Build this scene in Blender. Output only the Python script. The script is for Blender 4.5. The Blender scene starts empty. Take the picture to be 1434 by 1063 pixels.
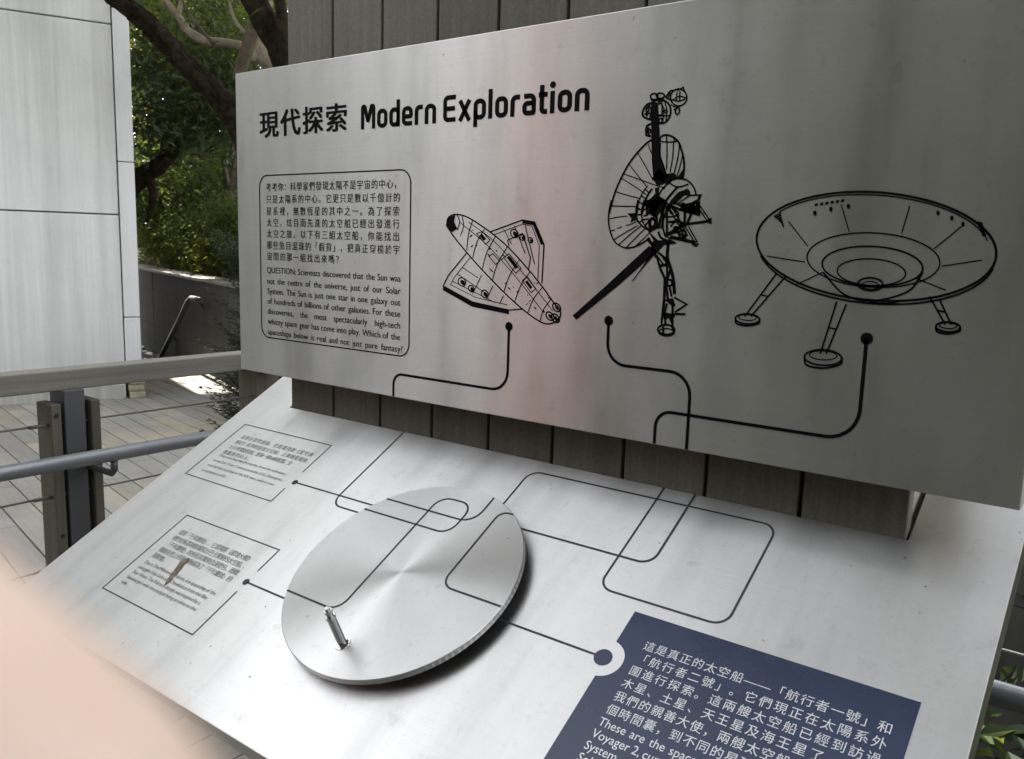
import bpy, bmesh, math, random
import numpy as np
from math import sin, cos, tan, radians, pi, sqrt, atan2
from mathutils import Vector, Matrix
from mathutils.geometry import tessellate_polygon

random.seed(7); rng = np.random.default_rng(7)
sc = bpy.context.scene
C = sc.collection
EYE = 1.5

# ------------------------------------------------------------------ camera
F = 1192.6
yaw, pitch, roll, TILT = [radians(a) for a in (-37.2554, 8.8712, 1.7146, 29.178)]
fw = np.array([sin(yaw)*cos(pitch), cos(yaw)*cos(pitch), -sin(pitch)])
_r = np.cross(fw, [0, 0, 1.0]); _r /= np.linalg.norm(_r); _u = np.cross(_r, fw)
RT = _r*cos(roll)+_u*sin(roll); UP = -_r*sin(roll)+_u*cos(roll)
CAM = np.array([0, 0, EYE])
cd = bpy.data.cameras.new('camera'); cam = bpy.data.objects.new('camera', cd); C.objects.link(cam)
cam.matrix_world = Matrix(((RT[0], UP[0], -fw[0], 0), (RT[1], UP[1], -fw[1], 0), (RT[2], UP[2], -fw[2], EYE), (0, 0, 0, 1)))
cd.sensor_width = 36; cd.lens = F*36/1434; cd.clip_start = 0.004; cd.clip_end = 400
cd.dof.use_dof = True; cd.dof.focus_distance = 1.3; cd.dof.aperture_fstop = 17
sc.camera = cam

# ------------------------------------------------------------------ light
SUN_AZ = atan2(.295, -.955); SUN_EL = radians(38)
world = bpy.data.worlds.new('World'); sc.world = world; world.use_nodes = True
wn = world.node_tree.nodes; wl = world.node_tree.links; wn.clear()
sky = wn.new('ShaderNodeTexSky'); sky.sky_type = 'NISHITA'; sky.sun_disc = False
sky.sun_elevation = SUN_EL; sky.sun_rotation = pi/2-SUN_AZ
sky.air_density = 1.0; sky.dust_density = .5; sky.ozone_density = 1.0
hs = wn.new('ShaderNodeHueSaturation'); hs.inputs['Saturation'].default_value = .14
bg = wn.new('ShaderNodeBackground'); bg.inputs['Strength'].default_value = .13
wo = wn.new('ShaderNodeOutputWorld')
wl.new(sky.outputs[0], hs.inputs['Color']); wl.new(hs.outputs[0], bg.inputs['Color']); wl.new(bg.outputs[0], wo.inputs[0])
sd = bpy.data.lights.new('sun', 'SUN'); sd.energy = 4.0; sd.angle = radians(.53); sd.color = (1, .94, .84)
so = bpy.data.objects.new('sun', sd); C.objects.link(so)
sdir = Vector((cos(SUN_AZ)*cos(SUN_EL), sin(SUN_AZ)*cos(SUN_EL), sin(SUN_EL)))
so.rotation_euler = sdir.to_track_quat('Z', 'Y').to_euler(); so.location = (0, 0, 12)
vs = sc.view_settings; vs.view_transform = 'Standard'; vs.look = 'None'; vs.gamma = 1; vs.use_curve_mapping = False
sc.display_settings.display_device = 'sRGB'
vs.exposure = 2.52
sc.render.engine = 'CYCLES'
sc.cycles.max_bounces = 8; sc.cycles.transparent_max_bounces = 4; sc.cycles.caustics_reflective = False; sc.cycles.caustics_refractive = False
sc.cycles.sample_clamp_indirect = 6

# ------------------------------------------------------------------ measuring helpers
def ray(x, y): return fw + RT*(x-717)/F - UP*(y-531.5)/F
def hit(x, y, n, p0):
    q = ray(x, y); n = np.array(n, float)
    return CAM + q*((np.array(p0, float)-CAM) @ n)/(q @ n)
def deep(x, y, d): return CAM + ray(x, y)*d
AX = np.array([0, cos(TILT), sin(TILT)])          # up the slope of the desk
NX = np.array([0, -sin(TILT), cos(TILT)])         # its normal
D0 = np.array([0, 1.06, EYE-.3286])
def desk3(u, v, h=0.0): return np.array([u, 0, 0]) + D0 + AX*v + NX*h
def dk(x, y, h=0.0):
    w = hit(x, y, NX, D0+NX*h); return (w[0], float((w-D0) @ AX))
def pn(x, y):
    w = hit(x, y, (0, 1, 0), (0, 1, 0)); return (w[0], w[2])
def panel3(u, z, h=0.0): return np.array([u, 1.0-h, z])

# ------------------------------------------------------------------ object helpers
def props(o, label=None, cat=None, group=None, kind=None):
    if label: o['label'] = label
    if cat: o['category'] = cat
    if group: o['group'] = group
    if kind: o['kind'] = kind
    return o
def thing(name, label, cat, loc, group=None):
    o = bpy.data.objects.new(name, None); C.objects.link(o); o.location = tuple(float(a) for a in loc)
    o.empty_display_size = .1
    return props(o, label, cat, group)
def wloc(o):
    v = Vector((0, 0, 0))
    while o is not None: v = v + o.location; o = o.parent
    return v
def mesh(name, V, Fc, mat, parent=None, smooth=False, uv=None):
    """V in world coordinates; the object sits at its parent's origin (or at the base of V)."""
    V = np.array(V, float).reshape(-1, 3)
    if parent is not None: org = np.array(wloc(parent))
    else: org = np.array([V[:, 0].mean(), V[:, 1].mean(), V[:, 2].min()])
    me = bpy.data.meshes.new(name)
    me.from_pydata((V-org).tolist(), [], [tuple(f) for f in Fc]); me.update()
    if smooth: me.polygons.foreach_set('use_smooth', [True]*len(me.polygons))
    if mat is not None: me.materials.append(mat)
    o = bpy.data.objects.new(name, me); C.objects.link(o)
    if parent is not None: o.parent = parent
    else: o.location = org.tolist()
    return o
def quadsmesh(name, V, nper, mat, parent=None, smooth=False):
    """fast: every nper consecutive vertices are a face"""
    V = np.asarray(V, np.float32).reshape(-1, 3)
    org = np.array(wloc(parent)) if parent is not None else np.array([V[:, 0].mean(), V[:, 1].mean(), V[:, 2].min()])
    n = len(V)//nper; me = bpy.data.meshes.new(name)
    me.vertices.add(len(V)); me.vertices.foreach_set('co', (V-org.astype(np.float32)).ravel())
    me.loops.add(len(V)); me.loops.foreach_set('vertex_index', np.arange(len(V), dtype=np.int32))
    me.polygons.add(n); me.polygons.foreach_set('loop_start', np.arange(n, dtype=np.int32)*nper)
    me.update(calc_edges=True); me.materials.append(mat)
    if smooth: me.polygons.foreach_set('use_smooth', [True]*n)
    o = bpy.data.objects.new(name, me); C.objects.link(o)
    if parent is not None: o.parent = parent
    else: o.location = org.tolist()
    return o
BOXF = [(0, 3, 2, 1), (4, 5, 6, 7), (0, 1, 5, 4), (1, 2, 6, 5), (2, 3, 7, 6), (3, 0, 4, 7)]
def box_vf(o, a, b, c):
    o, a, b, c = [np.array(q, float) for q in (o, a, b, c)]
    V = [o, o+a, o+a+b, o+b, o+c, o+a+c, o+a+b+c, o+b+c]
    Fc = BOXF if np.dot(np.cross(a, b), c) > 0 else [f[::-1] for f in BOXF]
    return V, Fc
def box(name, o, a, b, c, mat, parent=None, bevel=0.0, seg=1):
    V, Fc = box_vf(o, a, b, c)
    ob = mesh(name, V, Fc, mat, parent)
    if bevel:
        bm = bmesh.new(); bm.from_mesh(ob.data)
        bmesh.ops.bevel(bm, geom=bm.edges[:], offset=bevel, segments=seg, affect='EDGES', profile=.5)
        bm.to_mesh(ob.data); bm.free()
    return ob
def aabb(name, lo, hi, mat, parent=None, bevel=0.0, seg=1):
    lo = np.array(lo, float); hi = np.array(hi, float); d = hi-lo
    return box(name, lo, (d[0], 0, 0), (0, d[1], 0), (0, 0, d[2]), mat, parent, bevel, seg)
def tube_vf(P, R, n=10, cap=True):
    P = [np.array(p, float) for p in P]; V = []; Fc = []
    if np.isscalar(R): R = [R]*len(P)
    prev = None
    for i, p in enumerate(P):
        t = P[min(i+1, len(P)-1)]-P[max(i-1, 0)]; t /= np.linalg.norm(t)+1e-12
        if prev is None:
            a = np.cross(t, [0, 0, 1.0]) if abs(t[2]) < .9 else np.cross(t, [1.0, 0, 0])
        else: a = prev-t*(prev @ t)
        a /= np.linalg.norm(a)+1e-12; prev = a; b = np.cross(t, a)
        for k in range(n):
            an = 2*pi*k/n; V.append(p+(a*cos(an)+b*sin(an))*R[i])
    for i in range(len(P)-1):
        for k in range(n):
            Fc.append((i*n+k, i*n+(k+1) % n, (i+1)*n+(k+1) % n, (i+1)*n+k))
    if cap:
        Fc.append(tuple(range(n))[::-1]); Fc.append(tuple(range((len(P)-1)*n, len(P)*n)))
    return V, Fc
def tube(name, P, R, mat, parent=None, n=10, smooth=True):
    V, Fc = tube_vf(P, R, n); o = mesh(name, V, Fc, mat, parent)
    if smooth:
        m = o.data; m.polygons.foreach_set('use_smooth', [len(p.vertices) == 4 for p in m.polygons])
    return o
def joinvf(L):
    V = []; Fc = []
    for v, f in L:
        k = len(V); V += list(v); Fc += [tuple(i+k for i in q) for q in f]
    return V, Fc
def smooth_path(P, k=6):
    P = [np.array(p, float) for p in P]; out = []
    Q = [2*P[0]-P[1]]+P+[2*P[-1]-P[-2]]
    for i in range(1, len(Q)-2):
        for j in range(k):
            t = j/k; a, b, c, d = Q[i-1], Q[i], Q[i+1], Q[i+2]
            out.append(.5*((2*b)+(-a+c)*t+(2*a-5*b+4*c-d)*t*t+(-a+3*b-3*c+d)*t**3))
    out.append(P[-1]); return out

# ------------------------------------------------------------------ material helpers
def newmat(name):
    m = bpy.data.materials.new(name); m.use_nodes = True
    return m, m.node_tree.nodes, m.node_tree.links, m.node_tree.nodes['Principled BSDF']
def N(nodes, t, **kw):
    n = nodes.new(t)
    for k, v in kw.items():
        if k in n.inputs.keys(): n.inputs[k].default_value = v
        else: setattr(n, k, v)
    return n
def ramp(nodes, links, src, stops):
    r = nodes.new('ShaderNodeValToRGB'); e = r.color_ramp.elements
    while len(e) > 1: e.remove(e[-1])
    e[0].position = stops[0][0]; e[0].color = stops[0][1]
    for p, c in stops[1:]:
        q = e.new(p); q.color = c
    links.new(src, r.inputs[0]); return r
def g(v): return (v, v, v, 1)
def mathn(nodes, links, op, a, b=None):
    n = nodes.new('ShaderNodeMath'); n.operation = op
    for i, q in enumerate((a, b)):
        if q is None: continue
        if hasattr(q, 'links'): links.new(q, n.inputs[i])
        else: n.inputs[i].default_value = q
    return n.outputs[0]
def mixc(nodes, links, fac, a, b, mode='MIX'):
    n = nodes.new('ShaderNodeMix'); n.data_type = 'RGBA'; n.blend_type = mode
    for s, q in ((n.inputs[0], fac), (n.inputs[6], a), (n.inputs[7], b)):
        if hasattr(q, 'links'): links.new(q, s)
        else: s.default_value = q
    return n.outputs[2]
def pos(nodes, links, scale=(1, 1, 1), rot=(0, 0, 0)):
    gg = nodes.new('ShaderNodeNewGeometry'); mp = nodes.new('ShaderNodeMapping')
    mp.inputs['Scale'].default_value = scale; mp.inputs['Rotation'].default_value = rot
    links.new(gg.outputs['Position'], mp.inputs['Vector']); return mp.outputs[0]
def noise(nodes, links, vec, scale, detail=3, rough=.5):
    n = nodes.new('ShaderNodeTexNoise'); n.inputs['Scale'].default_value = scale
    n.inputs['Detail'].default_value = detail; n.inputs['Roughness'].default_value = rough
    links.new(vec, n.inputs['Vector']); return n.outputs['Fac']
def bump(nodes, links, h, p, strength=.2, dist=.01):
    b = nodes.new('ShaderNodeBump'); b.inputs['Strength'].default_value = strength; b.inputs['Distance'].default_value = dist
    links.new(h, b.inputs['Height']); links.new(b.outputs[0], p.inputs['Normal']); return b
def simple(name, col, rough=.6, metal=0.0, bscale=None, bstr=.15, var=0.0, vscale=4):
    m, n, l, p = newmat(name)
    p.inputs['Base Color'].default_value = (*col, 1); p.inputs['Roughness'].default_value = rough; p.inputs['Metallic'].default_value = metal
    v = pos(n, l)
    if var:
        f = noise(n, l, v, vscale, 5, .6)
        r = ramp(n, l, f, [(.3, (*[c*(1-var) for c in col], 1)), (.7, (*[min(1, c*(1+var)) for c in col], 1))])
        l.new(r.outputs[0], p.inputs['Base Color'])
    if bscale: bump(n, l, noise(n, l, v, bscale, 4, .6), p, bstr, .004)
    return m

def steel(name, tangent, base=.60, rough=.30, aniso=.8, centre=None, tilt=0.0, tint=(1, .995, .98)):
    """brushed stainless steel; grain runs along x (or in rings round a centre), glints stretch across the grain"""
    m, n, l, p = newmat(name)
    p.inputs['Metallic'].default_value = 1
    p.inputs['Anisotropic'].default_value = aniso
    # work in plate coordinates: x across, y up the plate
    v = pos(n, l, (1, 1, 1), (-tilt, 0, 0))
    mp = n.new('ShaderNodeMapping'); mp.inputs['Scale'].default_value = (4, 1300, 1300); l.new(v, mp.inputs[0])
    grain = noise(n, l, mp.outputs[0], 1.0, 3, .6)
    mp2 = n.new('ShaderNodeMapping'); mp2.inputs['Scale'].default_value = (14, 2.2, 2.2); l.new(v, mp2.inputs[0])
    runs = noise(n, l, mp2.outputs[0], 1.0, 3, .55)          # long streaks: water runs on the sign, reflection bands painted into the desk
    blot = noise(n, l, v, 7.0, 5, .6)                        # handling dirt
    spk = noise(n, l, v, 95.0, 2, .5)
    specks = ramp(n, l, spk, [(.0, g(1)), (.735, g(1)), (.80, g(.45))])
    base_c = ramp(n, l, blot, [(.25, (*[base*.93*k for k in tint], 1)), (.75, (*[base*1.04*k for k in tint], 1))])
    gr = ramp(n, l, grain, [(.25, g(.90)), (.75, g(1.0))])
    ru = ramp(n, l, runs, [(.30, g(.80)), (.46, g(.93)), (.62, g(1.0))])
    c = base_c.outputs[0]
    if centre is None:
        c = mixc(n, l, 1.0, c, gr.outputs[0], 'MULTIPLY'); c = mixc(n, l, 1.0, c, ru.outputs[0], 'MULTIPLY')
    # fine scratches and dried splashes
    sc_v = n.new('ShaderNodeTexVoronoi'); sc_v.feature = 'DISTANCE_TO_EDGE'; sc_v.inputs['Scale'].default_value = 9
    wv = n.new('ShaderNodeVectorMath'); wv.operation = 'ADD'; l.new(v, wv.inputs[0])
    nz = n.new('ShaderNodeTexNoise'); nz.inputs['Scale'].default_value = 11; nz.inputs['Detail'].default_value = 4; l.new(v, nz.inputs['Vector']); l.new(nz.outputs['Color'], wv.inputs[1]); l.new(wv.outputs[0], sc_v.inputs['Vector'])
    scr = ramp(n, l, sc_v.outputs['Distance'], [(0, g(.86)), (.012, g(.95)), (.03, g(1))])
    c = mixc(n, l, .55, c, scr.outputs[0], 'MULTIPLY')
    sp2 = noise(n, l, v, 34.0, 4, .7); c = mixc(n, l, 1.0, c, ramp(n, l, sp2, [(.60, g(1)), (.72, g(.86))]).outputs[0], 'MULTIPLY')
    c = mixc(n, l, 1.0, c, specks.outputs[0], 'MULTIPLY')
    l.new(c, p.inputs['Base Color'])
    rr = mathn(n, l, 'ADD', mathn(n, l, 'MULTIPLY', blot, .10), mathn(n, l, 'MULTIPLY', runs, .10))
    l.new(mathn(n, l, 'ADD', rr, rough-.08), p.inputs['Roughness'])
    if centre is None:
        t = n.new('ShaderNodeCombineXYZ')
        for i in range(3): t.inputs[i].default_value = float(tangent[i])
        l.new(t.outputs[0], p.inputs['Tangent'])
        bump(n, l, grain, p, .06, .001)
    else:
        gg = n.new('ShaderNodeNewGeometry'); s = n.new('ShaderNodeVectorMath'); s.operation = 'SUBTRACT'
        l.new(gg.outputs['Position'], s.inputs[0]); s.inputs[1].default_value = tuple(float(a) for a in centre)
        nn = n.new('ShaderNodeVectorMath'); nn.operation = 'NORMALIZE'; l.new(s.outputs[0], nn.inputs[0])
        l.new(nn.outputs[0], p.inputs['Tangent'])
        ln_ = n.new('ShaderNodeVectorMath'); ln_.operation = 'LENGTH'; l.new(s.outputs[0], ln_.inputs[0])
        w = n.new('ShaderNodeTexNoise'); w.noise_dimensions = '1D'; w.inputs['Scale'].default_value = 900; w.inputs['Detail'].default_value = 2
        l.new(ln_.outputs['Value'], w.inputs['W'])
        bump(n, l, w.outputs['Fac'], p, .05, .001)
    return m
M_panel = steel('brushed_steel_upright', (0, 0, 1), base=.48, rough=.33, aniso=.97, tint=(1, .98, .94))
M_desk = steel('brushed_steel_desk', AX, base=.63, rough=.34, aniso=.92, tilt=TILT)
M_desk_side = simple('steel_edge', (.33, .33, .33), .35, 1.0)
DISC_U, DISC_V, DISC_H, DISC_R = -.7909, -.2830, .022, .1747
M_disc = steel('turned_steel_disc', None, base=.50, rough=.31, aniso=.97, centre=desk3(DISC_U, DISC_V, DISC_H), tilt=TILT)
M_pin = simple('polished_steel_pin', (.55, .55, .54), .16, 1.0)

m, n, l, p = newmat('etched_black_ink'); M_ink = m
p.inputs['Base Color'].default_value = (.004, .004, .005, 1); p.inputs['Roughness'].default_value = .6; p.inputs['Specular IOR Level'].default_value = .06
m, n, l, p = newmat('etched_grey_ink'); M_greyink = m
f = noise(n, l, pos(n, l), 60, 3)
l.new(ramp(n, l, f, [(.3, (.045, .047, .055, 1)), (.7, (.065, .068, .08, 1))]).outputs[0], p.inputs['Base Color']); p.inputs['Roughness'].default_value = .5; p.inputs['Specular IOR Level'].default_value = .15
m, n, l, p = newmat('worn_pale_ink'); M_wornink = m
f = noise(n, l, pos(n, l), 140, 3)
l.new(ramp(n, l, f, [(.3, (.10, .10, .105, 1)), (.7, (.24, .24, .24, 1))]).outputs[0], p.inputs['Base Color']); p.inputs['Roughness'].default_value = .5
m, n, l, p = newmat('navy_etched_field'); M_navy = m
v = pos(n, l, (1, 1, 1), (-TILT, 0, 0)); f = noise(n, l, v, 9, 5, .6); f2 = noise(n, l, v, 150, 3, .6)
c = ramp(n, l, f, [(.3, (.010, .020, .058, 1)), (.7, (.024, .038, .090, 1))]).outputs[0]
c = mixc(n, l, ramp(n, l, f2, [(.72, g(0)), (.80, g(.35))]).outputs[0], c, (.015, .018, .03, 1))
l.new(c, p.inputs['Base Color']); l.new(ramp(n, l, f, [(.3, g(.22)), (.7, g(.36))]).outputs[0], p.inputs['Roughness'])
p.inputs['Specular IOR Level'].default_value = .45; bump(n, l, f2, p, .05, .001)
m, n, l, p = newmat('bare_steel_letter'); M_letter = m
p.inputs['Base Color'].default_value = (.66, .67, .69, 1); p.inputs['Metallic'].default_value = .5; p.inputs['Roughness'].default_value = .5

# grey-brown composite boards
def boardmat(name, c0, c1, rough=.75, streak=(90, 90, 1.6), streakrot=(0, 0, 0), spec=.3, warm_dapple=None, bstr=.3):
    m, n, l, p = newmat(name); p.inputs['Roughness'].default_value = rough; p.inputs['Specular IOR Level'].default_value = spec
    oi = n.new('ShaderNodeObjectInfo')
    v = pos(n, l, (1, 1, 1), streakrot)
    mp = n.new('ShaderNodeMapping'); mp.inputs['Scale'].default_value = streak; l.new(v, mp.inputs[0])
    f = noise(n, l, mp.outputs[0], 1.0, 6, .65); big = noise(n, l, v, 1.7, 4, .6); fine = noise(n, l, v, 240, 2, .5)
    c = ramp(n, l, f, [(.28, (*c0, 1)), (.72, (*c1, 1))]).outputs[0]
    if warm_dapple is not None:
        mp3 = n.new('ShaderNodeMapping'); mp3.inputs['Scale'].default_value = warm_dapple[1]; l.new(v, mp3.inputs[0])
        wf = noise(n, l, mp3.outputs[0], 1.0, 4, .6)
        c = mixc(n, l, ramp(n, l, wf, [(.46, g(0)), (.66, g(.75))]).outputs[0], c, (*warm_dapple[0], 1))
    c = mixc(n, l, 1.0, c, ramp(n, l, big, [(.3, g(.82)), (.7, g(1.08))]).outputs[0], 'MULTIPLY')
    c = mixc(n, l, 1.0, c, ramp(n, l, oi.outputs['Random'], [(0, g(.80)), (1, g(1.1))]).outputs[0], 'MULTIPLY')
    c = mixc(n, l, 1.0, c, ramp(n, l, fine, [(.3, g(.86)), (.7, g(1.08))]).outputs[0], 'MULTIPLY')
    l.new(c, p.inputs['Base Color']); bump(n, l, mathn(n, l, 'ADD', f, mathn(n, l, 'MULTIPLY', fine, .3)), p, bstr, .002)
    return m
M_plank = boardmat('grey_brown_cladding', (.175, .163, .140), (.245, .230, .198))
M_plank_lit = boardmat('lit_cladding_board', (.42, .37, .29), (.55, .49, .39))  # paler copy of the cladding: light on the side face put into the colour
BA = radians(-18.4); DA = radians(-11.1)
M_deck = boardmat('weathered_deck', (.285, .272, .25), (.375, .36, .33), .8, (1.8, 60, 60), (0, 0, -DA), warm_dapple=((.46, .39, .28), (1.3, 2.6, 1)), bstr=.15)  # beige patches imitate sun dapples, besides the boards' own varied tone
M_deck2 = boardmat('weathered_deck_near', (.20, .185, .16), (.33, .31, .27), .8, (60, 1.8, 60))
M_rail = boardmat('rail_timber', (.17, .155, .13), (.27, .25, .215), .6, (70, 1.6, 70))
M_post = boardmat('post_timber', (.085, .075, .058), (.15, .13, .10), .7, (60, 60, 2))
M_black = simple('dark_gap', (.012, .012, .012), .9)
M_paint = simple('grey_paint_steel', (.070, .073, .077), .45, .25, 300, .1, .12, 8)
M_tube = simple('painted_tube', (.19, .198, .208), .38, .45, 250, .08, .10, 6)
M_wire = simple('steel_cable', (.14, .125, .11), .5, .7, 900, .4)
M_rope = simple('stainless_cable', (.45, .43, .40), .4, .9, 900, .4)
M_soil = simple('leaf_litter_soil', (.055, .042, .030), .95, 0, 40, .8, .55, 14)
M_hill = simple('hill_earth', (.07, .06, .035), .95, 0, 20, .8, .5, 3)
M_ground = simple('paving_ground', (.22, .21, .19), .9, 0, 30, .3, .25, 1.2)

def wallmat(name, lo, hi, streak, dirt=.75, rough=.7):
    m, n, l, p = newmat(name); p.inputs['Roughness'].default_value = rough
    v = pos(n, l, (1, 1, 1), (0, 0, 0))
    mp = n.new('ShaderNodeMapping'); mp.inputs['Scale'].default_value = streak; l.new(v, mp.inputs[0])
    f = noise(n, l, mp.outputs[0], 1.0, 5, .7)
    mp2 = n.new('ShaderNodeMapping'); mp2.inputs['Scale'].default_value = (streak[0]*.28, streak[1]*.28, streak[2]*.5); l.new(v, mp2.inputs[0])
    f2 = noise(n, l, mp2.outputs[0], 1.0, 4, .6); f3 = noise(n, l, v, 1.4, 4, .6); f4 = noise(n, l, v, 60, 3, .6)
    c = ramp(n, l, f, [(.22, (*lo, 1)), (.60, (*hi, 1))]).outputs[0]
    c = mixc(n, l, 1.0, c, ramp(n, l, f2, [(.28, g(dirt)), (.52, g(1))]).outputs[0], 'MULTIPLY')
    c = mixc(n, l, 1.0, c, ramp(n, l, f3, [(.3, g(.9)), (.7, g(1.03))]).outputs[0], 'MULTIPLY')
    c = mixc(n, l, 1.0, c, ramp(n, l, f4, [(.3, g(.95)), (.7, g(1.02))]).outputs[0], 'MULTIPLY')
    l.new(c, p.inputs['Base Color']); bump(n, l, f4, p, .12, .003); return m
M_wall = wallmat('streaked_white_render', (.60, .60, .59), (.76, .76, .75), (15, 15, .35), .84)
M_strip = wallmat('white_corner_render', (.74, .74, .74), (.82, .82, .83), (13, 13, .35), .93)
M_dado = wallmat('stained_lower_wall', (.34, .35, .31), (.56, .56, .52), (16, 16, .9), .7)
M_ret = wallmat('dark_board_marked_concrete', (.075, .072, .070), (.115, .111, .107), (26, 26, .8), .8, .85)
M_coping = simple('pale_coping', (.42, .40, .37), .7, 0, 60, .3, .15, 3)
M_stone = simple('sandstone_block', (.40, .36, .25), .85, 0, 45, .9, .35, 10)
M_skin = None

# ------------------------------------------------------------------ SETTING: ground
def sheet(name, x0, x1, y0, y1, z, mat, kind='structure'):
    return props(mesh(name, [(x0, y0, z), (x1, y0, z), (x1, y1, z), (x0, y1, z)], [(0, 1, 2, 3)], mat), kind=kind)
sheet('ground', -150, 150, -150, 150, -2.2, M_ground)
sheet('deck_underside', -12.5, 12, -12, 8.5, -.085, M_black)
sheet('planting_bed', -3.1, 5, 1.60, 5.0, -.05, M_soil)

U = np.array([cos(BA), sin(BA), 0]); Vv = np.array([-sin(BA), cos(BA), 0])
pavement = props(bpy.data.objects.new('deck', None), kind='structure'); C.objects.link(pavement)
DA = radians(-11.1); DU = np.array([cos(DA), sin(DA), 0]); DV = np.array([-sin(DA), cos(DA), 0]); t0 = 2.379
unit, unitf = box_vf((0, 0, -.03), (1, 0, 0), (0, 1, 0), (0, 0, .03))
bme = bpy.data.meshes.new('deck_board'); bme.from_pydata([tuple(map(float, a)) for a in unit], [], unitf); bme.materials.append(M_deck); bme.update()
bme2 = bme.copy(); bme2.materials[0] = M_deck2
def board(me, origin, L, W, ang, parent):
    o = bpy.data.objects.new('deck_board', me); C.objects.link(o); o.parent = parent
    o.location = origin; o.scale = (L, W, 1); o.rotation_euler = (0, 0, ang)
    return o
pitchw = .1465
for k in range(-28, 10):
    ta = t0+k*pitchw
    s_hi = (-2.44+DV[0]*0-ta*DV[0])/DU[0]
    past = ta > 2.62
    s = -10.6 if past else -13.0+random.uniform(-1.5, 0)
    first = True
    while s < s_hi-.05:
        L = (random.uniform(.8, 2.6) if first else 2.6); first = False
        L = min(L, s_hi-s)
        org = DU*(s+.001)+DV*(ta+.003)
        board(bme, (org[0], org[1], random.uniform(-.0015, .001)), L-.004, pitchw-.0085, DA, pavement)
        s += L
near = props(bpy.data.objects.new('deck', None), kind='structure'); C.objects.link(near)
for k in range(-1, 34):
    x = -2.31+.155*k
    if x < -2.44: x0 = -2.44; w = x+.155-x0
    else: x0 = x; w = .155
    if w < .03: continue
    y = -5.0; first = True
    while y < 1.55:
        L = random.uniform(.9, 2.4) if first else 2.4; first = False
        L = min(L, 1.58-y)
        o = board(bme2, (x0+w-.0035, y, random.uniform(-.0015, .001)), L-.004, w-.007, pi/2, near)
        y += L

# ------------------------------------------------------------------ building on the left
c0 = hit(178, 558, (0, 0, 1), (0, 0, 0)); a0 = hit(0, 568, (0, 0, 1), (0, 0, 0))
wd = (a0-c0); wd[2] = 0; wd /= np.linalg.norm(wd)                # along the wall, towards the viewer's side
wnrm = np.array([-wd[1], wd[0], 0.0])
if wnrm @ (CAM-c0) < 0: wnrm = -wnrm
Z = np.array([0, 0, 1.0])
def wall_xy(px, py):
    w = hit(px, py, wnrm, c0); return float((w-c0) @ wd), float(w[2])
j1 = (wall_xy(0, 8)[1]+wall_xy(158, 38)[1])/2; j2 = (wall_xy(0, 293)[1]+wall_xy(167, 301.7)[1])/2
step = j1-j2
bld = thing('building', 'tall pale rendered building with streaked wall panels and a white corner pier', 'building', c0)
box('core_wall', c0-wnrm*.30-Z*2.2, wd*22, -wnrm*6, Z*11.1, M_coping, bld)
rows = [(0.0, j2), (j2, j1), (j1, j1+step), (j1+step, j1+2*step), (j1+2*step, j1+3*step), (j1+3*step, 8.9)]
for (za, zb) in rows:
    s = .004
    while s < 21:
        e = min(s+3.9, 21.6)
        box('wall_panel', c0+wd*(s+.004)+Z*(za+.006)-wnrm*.3, wd*(e-s-.008), wnrm*.3, Z*(zb-za-.012), M_wall, bld, .005)
        s = e
box('splash_band', c0+wd*.02-wnrm*.02+Z*0.0, wd*21, wnrm*.023, Z*.13, M_dado, bld, .002)
# corner pier
zst = .19
pj = [(zst, .3), ]
q1 = hit(195, 444, wnrm, c0)[2]; q2 = hit(189, 228, wnrm, c0)[2]
cor = -.135
for za, zb in ((zst+.0, q1), (q1, q2), (q2, q2+(q2-q1)), (q2+(q2-q1), q2+2*(q2-q1)), (q2+2*(q2-q1), 8.9)):
    box('corner_panel', c0+wd*cor+Z*(za+.004)-wnrm*.40, wd*(-cor-.003), wnrm*.42, Z*(zb-za-.008), M_strip, bld, .006)
for i, (za, zb) in enumerate(((0.0, .062), (.066, .128), (.132, .186))):
    o = box('stone_block', c0+wd*(cor-.025+.008*(i % 2))+Z*za-wnrm*.42, wd*(.135), wnrm*(.43+.008*((i+1) % 2)), Z*(zb-za), M_stone, bld, .010, 2)
    o.data.polygons.foreach_set('use_smooth', [False]*len(o.data.polygons))

# ------------------------------------------------------------------ retaining wall at the back
w1 = hit(287.4, 521.4, (0, 0, 1), (0, 0, 0)); w2 = w1+U*1.0
rw = thing('retaining_wall', 'dark concrete retaining wall with a pale coping beyond the timber deck', 'wall', w1)
zt = EYE-.455
lift = 0.0
for k in range(-6, 9):
    for j in range(5):
        za = -2.2 if j == 0 else zt-.99+(j-1)*.24
        zb = zt-.99 if j == 0 else za+.24
        if j == 4: zb = zt-.03
        dd = random.uniform(-.003, .003)
        box('concrete_panel', w1+U*(k*1.3+.003)+Z*(za-w1[2]+.002)-Vv*0+Vv*dd, U*1.294, Vv*.25, Z*(zb-za-.004), M_ret, rw)
box('coping', w1-U*8-Vv*.02+Z*(zt-.03-w1[2]), U*19.5, Vv*.30, Z*.035, M_coping, rw, .004)
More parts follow.
